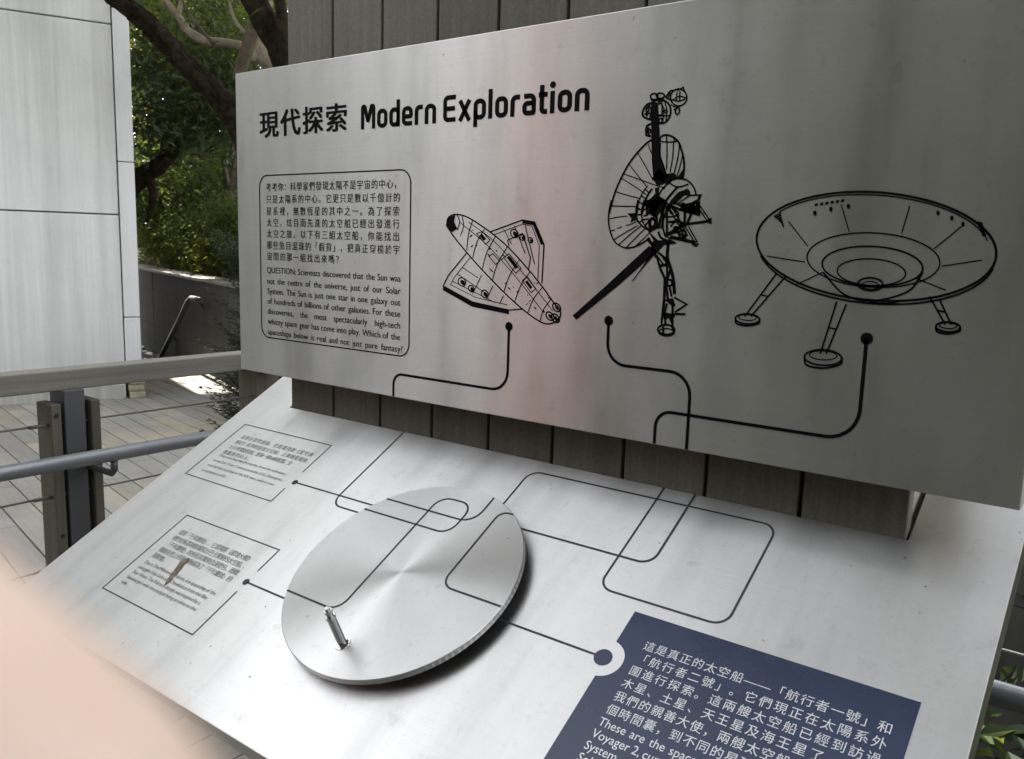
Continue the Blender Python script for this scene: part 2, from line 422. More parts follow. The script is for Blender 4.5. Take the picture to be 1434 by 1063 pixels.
# handrail on the wall going down the stairs
def onwall(px, py, off=.09): 
    w = hit(px, py, Vv, w1-Vv*off); return w
hr = thing('wall_handrail', 'dark tubular handrail sloping down the stair on the dark retaining wall', 'handrail', onwall(265, 417))
HP = [onwall(282, 420, 0.0), onwall(283, 420, .07), onwall(275, 418.5), onwall(266, 417.5), onwall(262, 424), onwall(245, 461), onwall(222, 505), onwall(205, 540)]
HP = [onwall(284, 420.5, .09), onwall(275, 418.5), onwall(267, 417.5), onwall(262.5, 423), onwall(245, 461), onwall(222, 505), onwall(205, 541)]
tube('rail', HP, .028, M_paint, hr, 10)
for px, py in ((279, 423), (243, 470)):
    tube('bracket', [onwall(px, py-1, .09), onwall(px+2, py+5, .05), onwall(px+3, py+6, -.01)], .014, M_paint, hr, 8)
for k in range(9):      # stairs going down behind the building
    props(box('stair_step', w1-U*(2.2+.3*k)-Vv*2.2-Z*(.17*(k+1)+w1[2]), -U*.3, Vv*2.15, -Z*.4, M_ground), kind='structure')

# ------------------------------------------------------------------ hillside above the wall
hv = []; hf = []; nx, ny = 60, 34
for j in range(ny+1):
    for i in range(nx+1):
        d = j/ny*40; s = -30+i*80/nx
        pz = zt-.06+d*.16+ (0 if j < 1 else .25*sin(s*.7+d*.5)+.15*sin(s*1.9+1)) 
        hv.append(w1+U*s+Vv*(.24+d)+Z*(pz-w1[2]))
for j in range(ny):
    for i in range(nx):
        a = j*(nx+1)+i; hf.append((a, a+1, a+nx+2, a+nx+1))
hill = props(mesh('hillside', hv, hf, M_hill, smooth=True), kind='structure')
def hillz(w):
    s = float((w-w1) @ U); d = float((w-w1) @ Vv)-.24
    return zt-.06+max(d, 0)*.16

ed = np.array([.33, .94, 0]); er = np.array([.94, -.33, 0])
box('shade_slab', c0+np.array([cos(SUN_AZ), sin(SUN_AZ), 0])*(7.0/tan(SUN_EL))-ed*1.5+Z*7.0, ed*3.3, er*6.5, Z*.22, M_coping, bld, .01)  # unseen slab added to cast shade on the deck past the corner

# ------------------------------------------------------------------ cladding column behind the sign
YP = 1.06
JX = [-1.356, -1.2307, -1.1048, -.9781, -.8531, -.7261, -.5999, -.4704, -.3400, -.212]
col = thing('cladding_column', 'broad grey-brown column of upright boards behind the steel sign and desk', 'column', (-.784, YP+.16, 0))
for i in range(9):
    w = .0055 if i else .0
    dy = random.uniform(-.0008, .0008)
    box('upright_board', (JX[i]+(.003 if i else 0), YP+dy, .0), (JX[i+1]-JX[i]-(.003 if i else 0)-(.003 if i < 8 else 0), 0, 0), (0, .022, 0), (0, 0, 4.4), M_plank, col, .0015)
aabb('core', (JX[0]+.006, YP+.024, 0), (JX[-1]-.045, YP+.30, 4.4), M_black, col)
aabb('end_board', (JX[-1]-.040, YP+.026, 0), (JX[-1]-.004, YP+.15, 4.4), M_plank_lit, col, .0015)
aabb('end_board', (JX[-1]-.040, YP+.165, 0), (JX[-1]-.004, YP+.30, 4.4), M_plank, col, .0015)
aabb('end_board', (JX[0]+.002, YP+.026, 0), (JX[0]+.005, YP+.30, 4.4), M_plank, col)

# ------------------------------------------------------------------ flat print helpers
def resample_fillet(P, r, closed=False, seg=7):
    P = [np.array(p, float) for p in P]; n = len(P); out = []
    rr = r if hasattr(r, '__len__') else [r]*n
    for i in range(n):
        if not closed and (i == 0 or i == n-1): out.append(P[i]); continue
        a, b, c = P[(i-1) % n], P[i], P[(i+1) % n]
        d1, d2 = a-b, c-b; l1, l2 = np.linalg.norm(d1), np.linalg.norm(d2)
        d1 /= l1; d2 /= l2; cs = np.clip(d1 @ d2, -1, 1); th = math.acos(cs)
        if rr[i] <= 1e-9 or th > 3.10: out.append(b); continue
        tl = min(rr[i]/tan(th/2), l1*.49, l2*.49); rad = tl*tan(th/2)
        bis = (d1+d2)/np.linalg.norm(d1+d2); cen = b+bis*(rad/sin(th/2))
        p1, p2 = b+d1*tl, b+d2*tl
        a1 = atan2(*(p1-cen)[::-1]); a2 = atan2(*(p2-cen)[::-1]); da = (a2-a1+pi) % (2*pi)-pi
        for k in range(seg+1):
            t = a1+da*k/seg; out.append(cen+rad*np.array([cos(t), sin(t)]))
    return out
def ribbon(P, w, closed=False):
    """2D polyline to a mitred ribbon; returns V2, F"""
    P = [np.array(p, float) for p in P]
    Q = [P[0]]
    for p in P[1:]:
        if np.linalg.norm(p-Q[-1]) > 1e-7: Q.append(p)
    if closed and np.linalg.norm(Q[0]-Q[-1]) < 1e-7: Q.pop()
    n = len(Q)
    if n < 2: return [], []
    W = w if hasattr(w, '__len__') else [w]*n
    if len(W) != n: W = [W[min(len(W)-1, int(i*len(W)/n))] for i in range(n)]
    V = []
    for i in range(n):
        if closed: a, c = Q[i-1], Q[(i+1) % n]
        else: a, c = Q[max(i-1, 0)], Q[min(i+1, n-1)]
        d1 = Q[i]-a; d2 = c-Q[i]
        if np.linalg.norm(d1) < 1e-9: d1 = d2
        if np.linalg.norm(d2) < 1e-9: d2 = d1
        d1 = d1/np.linalg.norm(d1); d2 = d2/np.linalg.norm(d2)
        n1 = np.array([-d1[1], d1[0]]); n2 = np.array([-d2[1], d2[0]]); m = n1+n2
        if np.linalg.norm(m) < 1e-6: m = n1
        m /= np.linalg.norm(m); k = min(1/max(m @ n1, .3), 1.8)
        V.append(Q[i]+m*k*W[i]/2); V.append(Q[i]-m*k*W[i]/2)
    Fc = []
    for i in range(n if closed else n-1):
        a, b = 2*i, 2*((i+1) % n); Fc.append((a, a+1, b+1, b))
    return V, Fc
def fill(P):
    P = [np.array(p, float) for p in P]
    tri = tessellate_polygon([[Vector((p[0], p[1], 0)) for p in P]])
    return P, [tuple(t) for t in tri]
def disc2(c, r, n=28, ry=None, rot=0):
    ry = ry or r; c = np.array(c, float)
    P = [c+np.array([r*cos(2*pi*k/n)*cos(rot)-ry*sin(2*pi*k/n)*sin(rot), r*cos(2*pi*k/n)*sin(rot)+ry*sin(2*pi*k/n)*cos(rot)]) for k in range(n)]
    return P
def orient(V2, Fc):
    out = []
    for f in Fc:
        a = sum(V2[f[i]][0]*V2[f[(i+1) % len(f)]][1]-V2[f[(i+1) % len(f)]][0]*V2[f[i]][1] for i in range(len(f)))
        out.append(tuple(f) if a > 0 else tuple(f)[::-1])
    return out
def flat(name, L, plane, h, mat, parent):
    """L: list of (V2,F); plane(u,v,h) gives the world point"""
    V2, Fc = joinvf([q for q in L if len(q[0])]); Fc = orient(V2, Fc)
    V = np.array([plane(p[0], p[1], h) for p in V2])
    return mesh(name, V, Fc, mat, parent)
_gc = {}
def glyphs(s, bold=0.0):
    k = (s, bold)
    if k in _gc: return _gc[k]
    c = bpy.data.curves.new('text', 'FONT'); c.body = s; c.size = 1; c.resolution_u = 3; c.offset = bold
    o = bpy.data.objects.new('text', c); C.objects.link(o)
    dg = bpy.context.evaluated_depsgraph_get(); me = bpy.data.meshes.new_from_object(o.evaluated_get(dg))
    V = [np.array([v.co[0], v.co[1]]) for v in me.vertices]; Fc = [tuple(p.vertices) for p in me.polygons]
    bpy.data.objects.remove(o); bpy.data.curves.remove(c); bpy.data.meshes.remove(me)
    _gc[k] = (V, Fc); return V, Fc
def put(s, x, y, sx, sy, bold=0.0, cjk=False):
    V, Fc = glyphs(s, bold); return [np.array([x+v[0]*sx, y+v[1]*sy]) for v in V], Fc
PUNCT = set(',。、「」《》:?(')
def cjk_line(s, x0, x1, y, em, justify=True, bold=0.0, nat=None):
    """s set on a grid between x0 and x1 (baseline y)"""
    out = []; n = len(s)
    adv = (x1-x0)/n if justify else (nat or em*1.02)
    x = x0
    for ch in s:
        if ch in '0123456789NX': a = adv*.55
        else: a = adv
        if ch != ' ':
            out.append(put(ch, x+(a-adv)*.0, y, em, em, bold))
        x += a
    return out
def eng_line(s, x0, x1, y, size, sx=.84, justify=True, bold=0.0):
    ws = [w for w in s.split(' ') if w]; met = []
    for w in ws:
        V, _ = glyphs(w, bold); a = [v[0] for v in V]; met.append((min(a), max(a)))
    tot = sum((b-a)*size*sx for a, b in met)
    gap = .27*size*sx
    if justify and len(ws) > 1:
        gap = (x1-x0-tot)/(len(ws)-1)
        if gap < .14*size*sx: sx *= (x1-x0-.2*size*sx*(len(ws)-1))/tot; gap = .2*size*sx
    out = []; x = x0
    for w, (a, b) in zip(ws, met):
        if w == '~': x += .16*size*sx; continue
        out.append(put(w, x-a*size*sx, y, size*sx, size, bold)); x += (b-a)*size*sx+gap
    return out

# ------------------------------------------------------------------ upright sign
PL, PR, PB, PT = -1.4345, -.0945, EYE-.2550, EYE+.3050
sign = thing('upright_sign', 'upright brushed steel sign with a black title and three drawn spacecraft on the cladding column', 'sign', ((PL+PR)/2, 1.02, PB))
aabb('steel_plate', (PL, 1.0, PB), (PR, 1.038, PT), M_panel, sign, .0016, 2)
for x in (-1.20, -.80, -.38): 
    aabb('standoff', (x-.02, 1.0382, PB+.06), (x+.02, 1.0588, PT-.06), M_black, sign)
def P1_(pts): return [pn(*q) for q in pts]
H1 = .0005
# frame and guide lines
fr = P1_([(362.4, 246), (574.3, 237.6), (573.8, 500), (367.5, 471.8)])
X0, X1, Z0, Z1 = (fr[0][0]+fr[3][0])/2, (fr[1][0]+fr[2][0])/2, (fr[2][1]+fr[3][1])/2, (fr[0][1]+fr[1][1])/2
frame = resample_fillet([(X0, Z0), (X1, Z0), (X1, Z1), (X0, Z1)], .022, True)
frp = flat('text_frame', [ribbon(frame, .0022, True)], panel3, H1, M_ink, sign)
def guide(pts, w=.0042, r=.02, rl=None): 
    q = P1_(pts); return ribbon(resample_fillet(q, r), w)
G = [([(712, 457), (711, 548), (551.5, 523), (550.4, 553.9)], .030),
     ([(852, 449), (850, 512.5), (966.5, 520), (963, 628.4)], .030),
     ([(1211.8, 474), (1202, 618.5), (917.8, 574), (917.3, 620.8)], .036)]
GP = []
for pts, r in G:
    q = P1_(pts)
    # make the runs truly horizontal and vertical on the plate
    xa = (q[0][0]+q[1][0])/2; xb = (q[2][0]+q[3][0])/2; zz = (q[1][1]+q[2][1])/2
    q = [(xa, q[0][1]), (xa, zz), (xb, zz), (xb, PB+.001)]
    flat('guide_line', [ribbon(resample_fillet(q, r), .0042), fill(disc2(q[0], .0068))], panel3, H1, M_ink, sign)

# title
base = pn(506, 181.6)[1]; ztop = pn(506, 147)[1]; xa = pn(505.7, 160)[0]; xb = pn(825.9, 130)[0]
cap = ztop-base
ST = .175
def LT(ch):
    """squarish rounded letters: list of (points, closed, fillet); cap height 1, x height .74"""
    h = .76; s = ST/2
    o_ = ([(s, s), (.56-s, s), (.56-s, h-s), (s, h-s)], True, .16)
    T = {'M': (.80, [([(s, 0), (s, 1-s), (.21, 1-s), (.40, .30), (.59, 1-s), (.80-s, 1-s), (.80-s, 0)], False, [0, .10, .04, .02, .04, .10, 0])]),
         'o': (.56, [o_]), 'd': (.56, [o_, ([(.56-s, 0), (.56-s, 1.06)], False, 0)]),
         'p': (.56, [o_, ([(s, .3), (s, -.26)], False, 0)]),
         'e': (.56, [([(.53, s), (s, s), (s, h-s), (.56-s, h-s), (.56-s, .36), (.16, .36)], False, [0, .16, .16, .16, .05, 0])]),
         'r': (.40, [([(s, 0), (s, h-s), (.40, h-s)], False, [0, .16, 0])]),
         'n': (.56, [([(s, 0), (s, h-s), (.56-s, h-s), (.56-s, 0)], False, [0, .16, .16, 0])]),
         'E': (.62, [([(.60, s), (s, s), (s, 1-s), (.60, 1-s)], False, [0, .15, .15, 0]), ([(.15, .5), (.56, .5)], False, 0)]),
         'x': (.60, [([(.07, 0), (.52, h)], False, 0), ([(.52, 0), (.07, h)], False, 0)]),
         'l': (.19, [([(s, 0), (s, 1.06)], False, 0)]),
         'a': (.56, [([(.06, h-s), (.56-s, h-s), (.56-s, s*.9), (s, s), (s, .42), (.46, .42)], False, [0, .16, .05, .12, .12, 0])]),
         't': (.36, [([(.36, s*1.0), (.13, s), (.13, 1.0)], False, [0, .12, 0]), ([(0, h-s), (.36, h-s)], False, 0)]),
         'i': (.19, [([(s, 0), (s, h)], False, 0)])}
    return T[ch]
def word(wd_):
    out = []; x = 0
    for ch in wd_:
        w, st = LT(ch)
        for P, cl, r in st:
            if r == 0: r = [0]*len(P)
            out.append((x, P, cl, r))
        if ch == 'i': out.append((x, None, None, None))
        x += w+.115
    return out, x-.115
w1_, l1_ = word('Modern'); w2_, l2_ = word('Exploration')
tot = l1_+.36+l2_; kx = (xb-xa)/tot
for nm, W_, xo in (('title_lettering', w1_, 0), ('title_lettering', w2_, l1_+.36)):
    L = []
    for x, P, cl, r in W_:
        if P is None:
            L.append(fill([(p[0], p[1]) for p in [(xa+(xo+x+ST/2+q[0])*kx, base+(q[1])*cap) for q in disc2((0, .97), .115, 20)]])); continue
        R_ = resample_fillet(P, r, cl)
        V2, Fc = ribbon(R_, ST, cl)
        L.append(([np.array([xa+(xo+x+v[0])*kx, base+v[1]*cap]) for v in V2], Fc))
    flat(nm, L, panel3, H1, M_ink, sign)
# chinese title
cx0 = pn(363.6, 190)[0]; cx1 = pn(489.5, 170)[0]; cb = pn(366, 193)[1]; ct = pn(366, 154)[1]; adv = (cx1-cx0)/4
L = []
for i, ch in enumerate('現代探索'):
    V, Fc = glyphs(ch)
    for j, (ox, oy) in enumerate(((-.022, -.012), (.022, -.012), (-.022, .012), (.022, .012), (0, 0))):
        L.append(([np.array([cx0+adv*i+(v[0]+ox)*adv*.92, cb+(v[1]+oy+.08)*(ct-cb)*1.0, ]) for v in V], Fc))
nper = 5; grp = [[], [], [], [], []]
for j, q in enumerate(L): grp[j % 5].append(q)
VV = []; FF = []
for j, q in enumerate(grp):
    V2, F2 = joinvf(q); F2 = orient(V2, F2); k = len(VV)
    VV += [panel3(p_[0], p_[1], H1+.00006*j) for p_ in V2]; FF += [tuple(a+k for a in f_) for f_ in F2]
mesh('title_lettering', VV, FF, M_ink, sign)

# body text
tx0 = pn(373, 300)[0]; tx1 = pn(562, 300)[0]
ZH = ['考考你：科學家們發現太陽不是宇宙的中心，', '只是太陽系的中心。它更只是數以千億計的', '星系裡，無數恆星的其中之一。為了探索', '太空，炫目而先進的太空船已經出發進行',
      '太空之旅。以下有三組太空船，你能找出', '那些魚目混珠的「假貨」，把真正穿梭於宇', '宙間的那一組找出來嗎？']
ZY = [262.4, 279.3, 296, 311.8, 327.3, 343.4, 358.9]
EN = ['QUESTION: Scientists discovered that the Sun was', 'not the centre of the universe, just of our Solar', 'System. The Sun is just one star in one galaxy out', 'of hundreds of billions of other galaxies. For these', 'discoveries, the most spectacularly high-tech', 'whizzy space gear has come into play. Which of the', 'spaceships below is real and not just pure fantasy?']
EY = [378.4, 393.6, 407.7, 421.6, 435.9, 450.0, 464.6]
advz = (tx1-tx0)/18.2
L = []
for i, (s, y) in enumerate(zip(ZH, ZY)):
    zc = pn(378, y)[1]; em = .0168
    last = i == len(ZH)-1
    L += cjk_line(s, tx0, tx1 if not last else tx0+len(s)*advz, zc-em*.36, em*.98, True, 0)
flat('chinese_text', L, panel3, H1, M_ink, sign)
def autosx(lines, width, size, bold):
    best = 9
    for s in lines:
        ws = [w for w in s.split(' ') if w]; t = 0
        for w in ws:
            a = [v[0] for v in glyphs(w, bold)[0]]; t += max(a)-min(a)
        best = min(best, width/(size*(t+.36*(len(ws)-1))))
    return best
sxe = autosx(EN, tx1-tx0, .0158, 0)
L = []
for i, (s, y) in enumerate(zip(EN, EY)):
    L += eng_line(s, tx0, tx1 if i < 6 else tx1+.006, pn(378, y)[1]-.0052, .0158, sxe, True, 0)
flat('english_text', L, panel3, H1, M_ink, sign)

# drawings ----------------------------------------------------------
def zr(ox, oy, s): return lambda pts: P1_([(ox+a/s, oy+b/s) for a, b in pts])
def S(L, T, pts, w=.0016, sm=True, closed=False, taper=None):
    q = T(pts)
    if sm and len(q) > 2:
        if closed: q = [np.array(v) for v in smooth_path([*q, q[0]], 5)][:-1]
        else: q = smooth_path(q, 5)
    L.append(ribbon(q, w if taper is None else list(np.linspace(w, taper, len(q))), closed))
def Fp(L, T, pts, sm=False):
    q = T(pts)
    if sm: q = smooth_path([*q, q[0]], 4)[:-1]
    L.append(fill(q))
def EL(L, T, cx, cy, rx, ry, rot=0, w=.0016, n=40, a0=0, a1=2*pi, filled=False):
    full = abs(a1-a0-2*pi) < 1e-6
    pts = []
    for k in range(n if full else n+1):
        t = a0+(a1-a0)*k/n
        pts.append((cx+rx*cos(t)*cos(rot)-ry*sin(t)*sin(rot), cy+rx*cos(t)*sin(rot)+ry*sin(t)*cos(rot)))
    q = T(pts)
    L.append(fill(q) if filled else ribbon(q, w, full))
A = zr(790, 110, 5.596); B = zr(790, 280, 5.313)
L = []
# probe: science boom and instruments
Fp(L, A, [(683, 185), (705, 175), (735, 190), (742, 300), (748, 430), (752, 520), (758, 610), (790, 700), (812, 770), (760, 800), (700, 790), (688, 640), (684, 440)])
EL(L, A, 898, 148, 64, 66, 0, .0019); S(L, A, [(840, 175), (900, 140), (955, 150)]); S(L, A, [(845, 165), (900, 178), (950, 160)]); S(L, A, [(885, 105), (880, 175)]); S(L, A, [(908, 100), (905, 172)])
S(L, A, [(838, 205), (880, 225), (940, 200)]); S(L, A, [(885, 95), (935, 68), (945, 105)], sm=False); S(L, A, [(795, 150), (830, 100), (860, 95)], .0022); S(L, A, [(795, 150), (840, 170)], .0022); S(L, A, [(830, 105), (815, 155)])
EL(L, A, 888, 255, 16, 26, .2, .002); S(L, A, [(862, 235), (875, 262), (868, 240)], .002)
EL(L, A, 755, 135, 32, 20, 0, .0022); EL(L, A, 706, 142, 28, 24, 0, .0022); S(L, A, [(678, 165), (730, 168), (780, 158)], .003)
S(L, A, [(770, 165), (812, 190), (835, 240), (825, 305), (790, 345), (745, 352)], .0024); S(L, A, [(735, 200), (768, 196), (768, 285), (735, 285)], .0018, False); S(L, A, [(735, 185), (775, 178)], .002)
S(L, A, [(790, 185), (805, 250), (798, 335)]); S(L, A, [(770, 210), (785, 255), (770, 340)]); EL(L, A, 792, 257, 16, 9, 0, .0018); S(L, A, [(740, 295), (828, 290)]); S(L, A, [(745, 315), (745, 345), (768, 345), (765, 312), (745, 315)], sm=False)
S(L, A, [(690, 190), (650, 205), (622, 245), (615, 285), (640, 310), (690, 325)], .0028); S(L, A, [(675, 205), (645, 240), (650, 300)], .002); S(L, A, [(640, 240), (660, 235), (665, 255), (650, 262), (655, 290)], .002); S(L, A, [(665, 215), (685, 250), (672, 310)], .0025); S(L, A, [(630, 280), (680, 270)], .002)
S(L, A, [(685, 352), (650, 370), (640, 400), (645, 445), (680, 452)], .0028, False); S(L, A, [(660, 380), (655, 430)], .003); EL(L, A, 668, 415, 9, 18, .3, .002)
for x, y in ((700, 225), (712, 250), (700, 395), (720, 408)): pass
# dish
S(L, A, [(690, 478), (645, 508), (580, 575), (510, 665), (450, 775), (400, 890), (370, 995), (352, 1063)], .0026)
S(L, B, [(353, 0), (335, 80), (331, 160), (345, 240), (370, 300), (405, 335), (460, 357), (520, 350), (580, 322), (640, 285)], .0022)
S(L, A, [(762, 452), (800, 443), (850, 457), (895, 495), (920, 560), (938, 640), (940, 715), (928, 792)], .0026)
S(L, A, [(760, 450), (757, 490), (830, 498), (890, 492)], .0018); S(L, A, [(803, 445), (803, 495)]); S(L, A, [(855, 458), (868, 490)])
Fp(L, A, [(915, 735), (940, 700), (930, 792), (890, 775)])
for pts in ([(805, 500), (806, 600), (802, 712)], [(858, 500), (850, 620), (830, 735)], [(905, 512), (892, 620), (862, 740)], [(928, 600), (910, 680), (885, 762)], [(925, 570), (935, 590)],
            [(755, 500), (752, 600), (768, 660), (800, 745)], [(660, 515), (675, 560), (690, 590)], [(578, 585), (640, 690), (698, 800)], [(512, 675), (590, 775), (650, 850)], [(460, 745), (560, 780), (700, 830), (790, 860)],
            [(448, 780), (560, 850), (645, 910)], [(400, 885), (500, 915), (600, 942)], [(370, 997), (470, 1002), (578, 1003)]): S(L, A, pts, .0014)
for pts in ([(350, 45), (450, 47), (545, 50)], [(340, 139), (400, 128), (470, 120)], [(345, 232), (378, 222)], [(395, 213), (430, 200)], [(460, 190), (490, 183), (545, 160)], [(370, 296), (460, 240), (550, 190)], [(405, 334), (500, 250), (572, 195)],
            [(462, 356), (545, 270), (605, 208)], [(525, 350), (590, 290), (640, 235)]): S(L, B, pts, .0014)
Fp(L, B, [(470, 100), (530, 97), (543, 148), (495, 167), (502, 138)])
# ring behind the bus
S(L, A, [(655, 840), (612, 900), (582, 980), (572, 1060)], .0016); S(L, B, [(550, 0), (536, 80), (545, 150), (590, 200), (650, 238)], .0024)
S(L, A, [(690, 862), (650, 925), (625, 1000), (610, 1063)], .0026); S(L, B, [(595, 0), (575, 90), (590, 170), (630, 222)], .002)
for a, b in (((632, 865), (665, 895)), ((604, 915), (640, 945)), ((588, 970), (625, 985)), ((575, 1020), (612, 1030))): S(L, A, [a, b], .0018)
for a, b in (((540, 60), (580, 75)), ((537, 110), (577, 110)), ((560, 165), (595, 145)), ((600, 195), (622, 165)), ((580, 30), (625, 50)), ((582, 75), (628, 62)), ((590, 120), (628, 110)), ((575, 150), (630, 140))): S(L, B, [a, b], .002)
# bus
S(L, A, [(850, 790), (905, 785), (965, 798), (1015, 850), (1035, 908)], .0022); S(L, A, [(850, 790), (790, 845), (748, 900), (745, 925), (800, 960)], .002); S(L, A, [(820, 815), (888, 850), (975, 828)], .002); S(L, A, [(888, 850), (840, 905), (800, 960), (760, 1063)], .003)
Fp(L, A, [(968, 862), (985, 880), (990, 908), (940, 918), (895, 960), (870, 990), (820, 985), (840, 950), (895, 890)])
Fp(L, A, [(800, 745), (860, 740), (900, 775), (850, 800), (800, 830), (765, 810)])
Fp(L, A, [(690, 780), (745, 700), (800, 770), (780, 830), (730, 840)])
Fp(L, A, [(712, 860), (745, 850), (740, 930), (790, 960), (745, 1000), (715, 1063), (640, 1063), (640, 970), (690, 930), (715, 900)])
S(L, A, [(722, 935), (760, 945), (785, 975)], .0026)
q = [(888, 982), (985, 915), (1075, 912), (1050, 950), (985, 985)]; S(L, A, q, .0022, False, True)
Fp(L, A, [(1052, 920), (1075, 914), (1060, 965), (1048, 950)])
S(L, A, [(1010, 985), (1090, 1063)], .002); S(L, A, [(1040, 960), (1055, 1063)], .0022); S(L, A, [(985, 985), (1000, 1063)], .0028)
for x, y, r_ in ((940, 1010, 20), (975, 1030, 16), (1000, 1000, 14), (1025, 1030, 14)): EL(L, A, x, y, r_, r_*1.2, .3, .0026)
S(L, A, [(820, 990), (920, 1030), (1040, 1040)], .0036); S(L, A, [(800, 1000), (850, 1063)], .0036); S(L, A, [(760, 1063), (800, 980), (840, 1010)], .003)
Fp(L, B, [(600, 0), (760, 0), (740, 60), (700, 110), (690, 140), (640, 100), (640, 60), (600, 40)])
S(L, B, [(745, 40), (725, 120), (700, 215)], .004); S(L, B, [(765, 45), (745, 130), (720, 215)], .002); S(L, B, [(635, 95), (690, 130), (690, 205), (640, 230), (630, 150)], .0032, False)
EL(L, B, 658, 170, 24, 36, 0, .0028); EL(L, B, 658, 170, 14, 24, 0, .0014)
S(L, B, [(770, 40), (855, 190), (905, 290)], .0022); S(L, B, [(790, 30), (870, 170), (920, 270)], .0022)
S(L, B, [(765, 60), (765, 280)], .003); S(L, B, [(740, 100), (735, 200), (755, 275)], .0026); S(L, B, [(800, 60), (850, 100), (835, 160), (790, 165)], .0024)
S(L, B, [(735, 125), (800, 125), (850, 110)], .0022); S(L, B, [(775, 165), (850, 160), (905, 185)], .003); S(L, B, [(775, 250), (830, 220), (910, 185)], .0035); S(L, B, [(790, 200), (825, 160)], .002)
EL(L, B, 835, 215, 16, 14, 0, .003); EL(L, B, 880, 255, 26, 30, 0, .0026); S(L, B, [(770, 262), (840, 240), (895, 280)], .003)
for cx, cy in ((930, 45), (955, 60), (975, 40)): EL(L, B, cx, cy, 12, 18, .4, .0026)
S(L, B, [(880, 20), (900, 80), (1000, 105), (1000, 10)], .0045, False); S(L, B, [(900, 80), (895, 180)], .0036); S(L, B, [(950, 90), (915, 180)], .0036); S(L, B, [(820, 20), (880, 50), (990, 80)], .0022)
S(L, B, [(1005, 35), (1085, 150)], .0018); S(L, B, [(990, 50), (1070, 160)], .0018); S(L, B, [(910, 180), (1080, 158)], .0034); S(L, B, [(900, 195), (975, 320)], .0018); S(L, B, [(925, 195), (992, 315)], .0018)
S(L, B, [(770, 280), (960, 322)], .0018); S(L, B, [(790, 272), (980, 315)], .0034)
Fp(L, B, [(1070, 145), (1098, 130), (1098, 178), (1060, 170)]); Fp(L, B, [(945, 320), (1005, 325), (985, 350), (955, 340)]); EL(L, B, 880, 185, 28, 12, 0, 0, filled=True)
# struts under the bus, magnetometer boom
Fp(L, B, [(625, 230), (700, 300), (735, 300), (790, 290), (840, 320), (820, 328), (745, 335), (690, 395), (680, 440), (645, 360), (665, 300)])
S(L, B, [(700, 235), (720, 280), (760, 300)], .003); S(L, B, [(620, 285), (670, 350)], .0048)
Fp(L, B, [(635, 340), (690, 385), (400, 640), (90, 892), (64, 860), (300, 650)])
q = B([(650, 400), (700, 375), (560, 540), (512, 606), (508, 600), (580, 500)]); L.append(fill(q))
# lower mast
S(L, B, [(775, 310), (768, 430), (790, 500), (812, 590), (822, 700)], .0045); S(L, B, [(690, 410), (712, 500), (748, 580)], .0034); S(L, B, [(700, 390), (760, 440)], .0034); S(L, B, [(765, 440), (768, 640)], .003)
S(L, B, [(715, 490), (760, 480)], .004); S(L, B, [(700, 425), (740, 480)], .002); S(L, B, [(735, 430), (765, 475)], .002)
Fp(L, B, [(740, 575), (762, 575), (752, 760), (735, 900), (722, 950), (718, 900), (735, 740)])
S(L, B, [(765, 590), (800, 600), (800, 635), (770, 640)], .003); S(L, B, [(785, 650), (800, 720)], .003); S(L, B, [(760, 640), (772, 740)], .0034); S(L, B, [(790, 520), (770, 580)], .003)
Fp(L, B, [(735, 745), (810, 730), (830, 790), (800, 790), (770, 760)]); S(L, B, [(765, 770), (750, 840), (755, 930)], .003)
Fp(L, B, [(735, 835), (810, 845), (800, 930), (780, 880), (750, 890)]); S(L, B, [(808, 760), (806, 935)], .003); Fp(L, B, [(805, 830), (832, 872), (805, 868)])
EL(L, B, 760, 965, 62, 36, .05, .0026); EL(L, B, 762, 985, 58, 28, .02, .0016); S(L, B, [(738, 940), (738, 1000)], .003); S(L, B, [(800, 935), (815, 985)], .0022)
S(L, B, [(820, 725), (912, 777), (825, 835)], .0026, False); S(L, B, [(820, 848), (903, 850)], .003)
flat('probe_drawing', L, panel3, H1, M_ink, sign)

# left drawing: a plain winged cargo ship
D = zr(600, 280, 5.314); L = []
HULL = [(135, 190), (150, 130), (215, 108), (330, 150), (560, 320), (780, 560), (930, 760), (985, 850), (930, 915), (830, 905), (640, 760), (400, 520), (210, 300)]
S(L, D, HULL, .0022, True, True)
Fp(L, D, [(135, 190), (150, 130), (200, 112), (190, 160), (215, 215), (175, 240)])
S(L, D, [(215, 110), (232, 165), (215, 225)], .0016); S(L, D, [(250, 120), (262, 190), (240, 265)], .0014)
S(L, D, [(330, 150), (300, 250), (285, 375)], .0014); S(L, D, [(232, 165), (430, 330), (640, 560), (860, 840)], .0012); S(L, D, [(300, 165), (480, 300), (700, 540), (930, 830)], .0012)
for a, b in (((420, 212), (330, 430)), ((500, 270), (400, 520)), ((590, 345), (475, 600)), ((680, 440), (560, 690)), ((760, 530), (640, 765)), ((850, 650), (740, 840)), ((915, 735), (830, 905))): S(L, D, [a, ((a[0]+b[0])/2-14, (a[1]+b[1])/2-6), b], .0014)
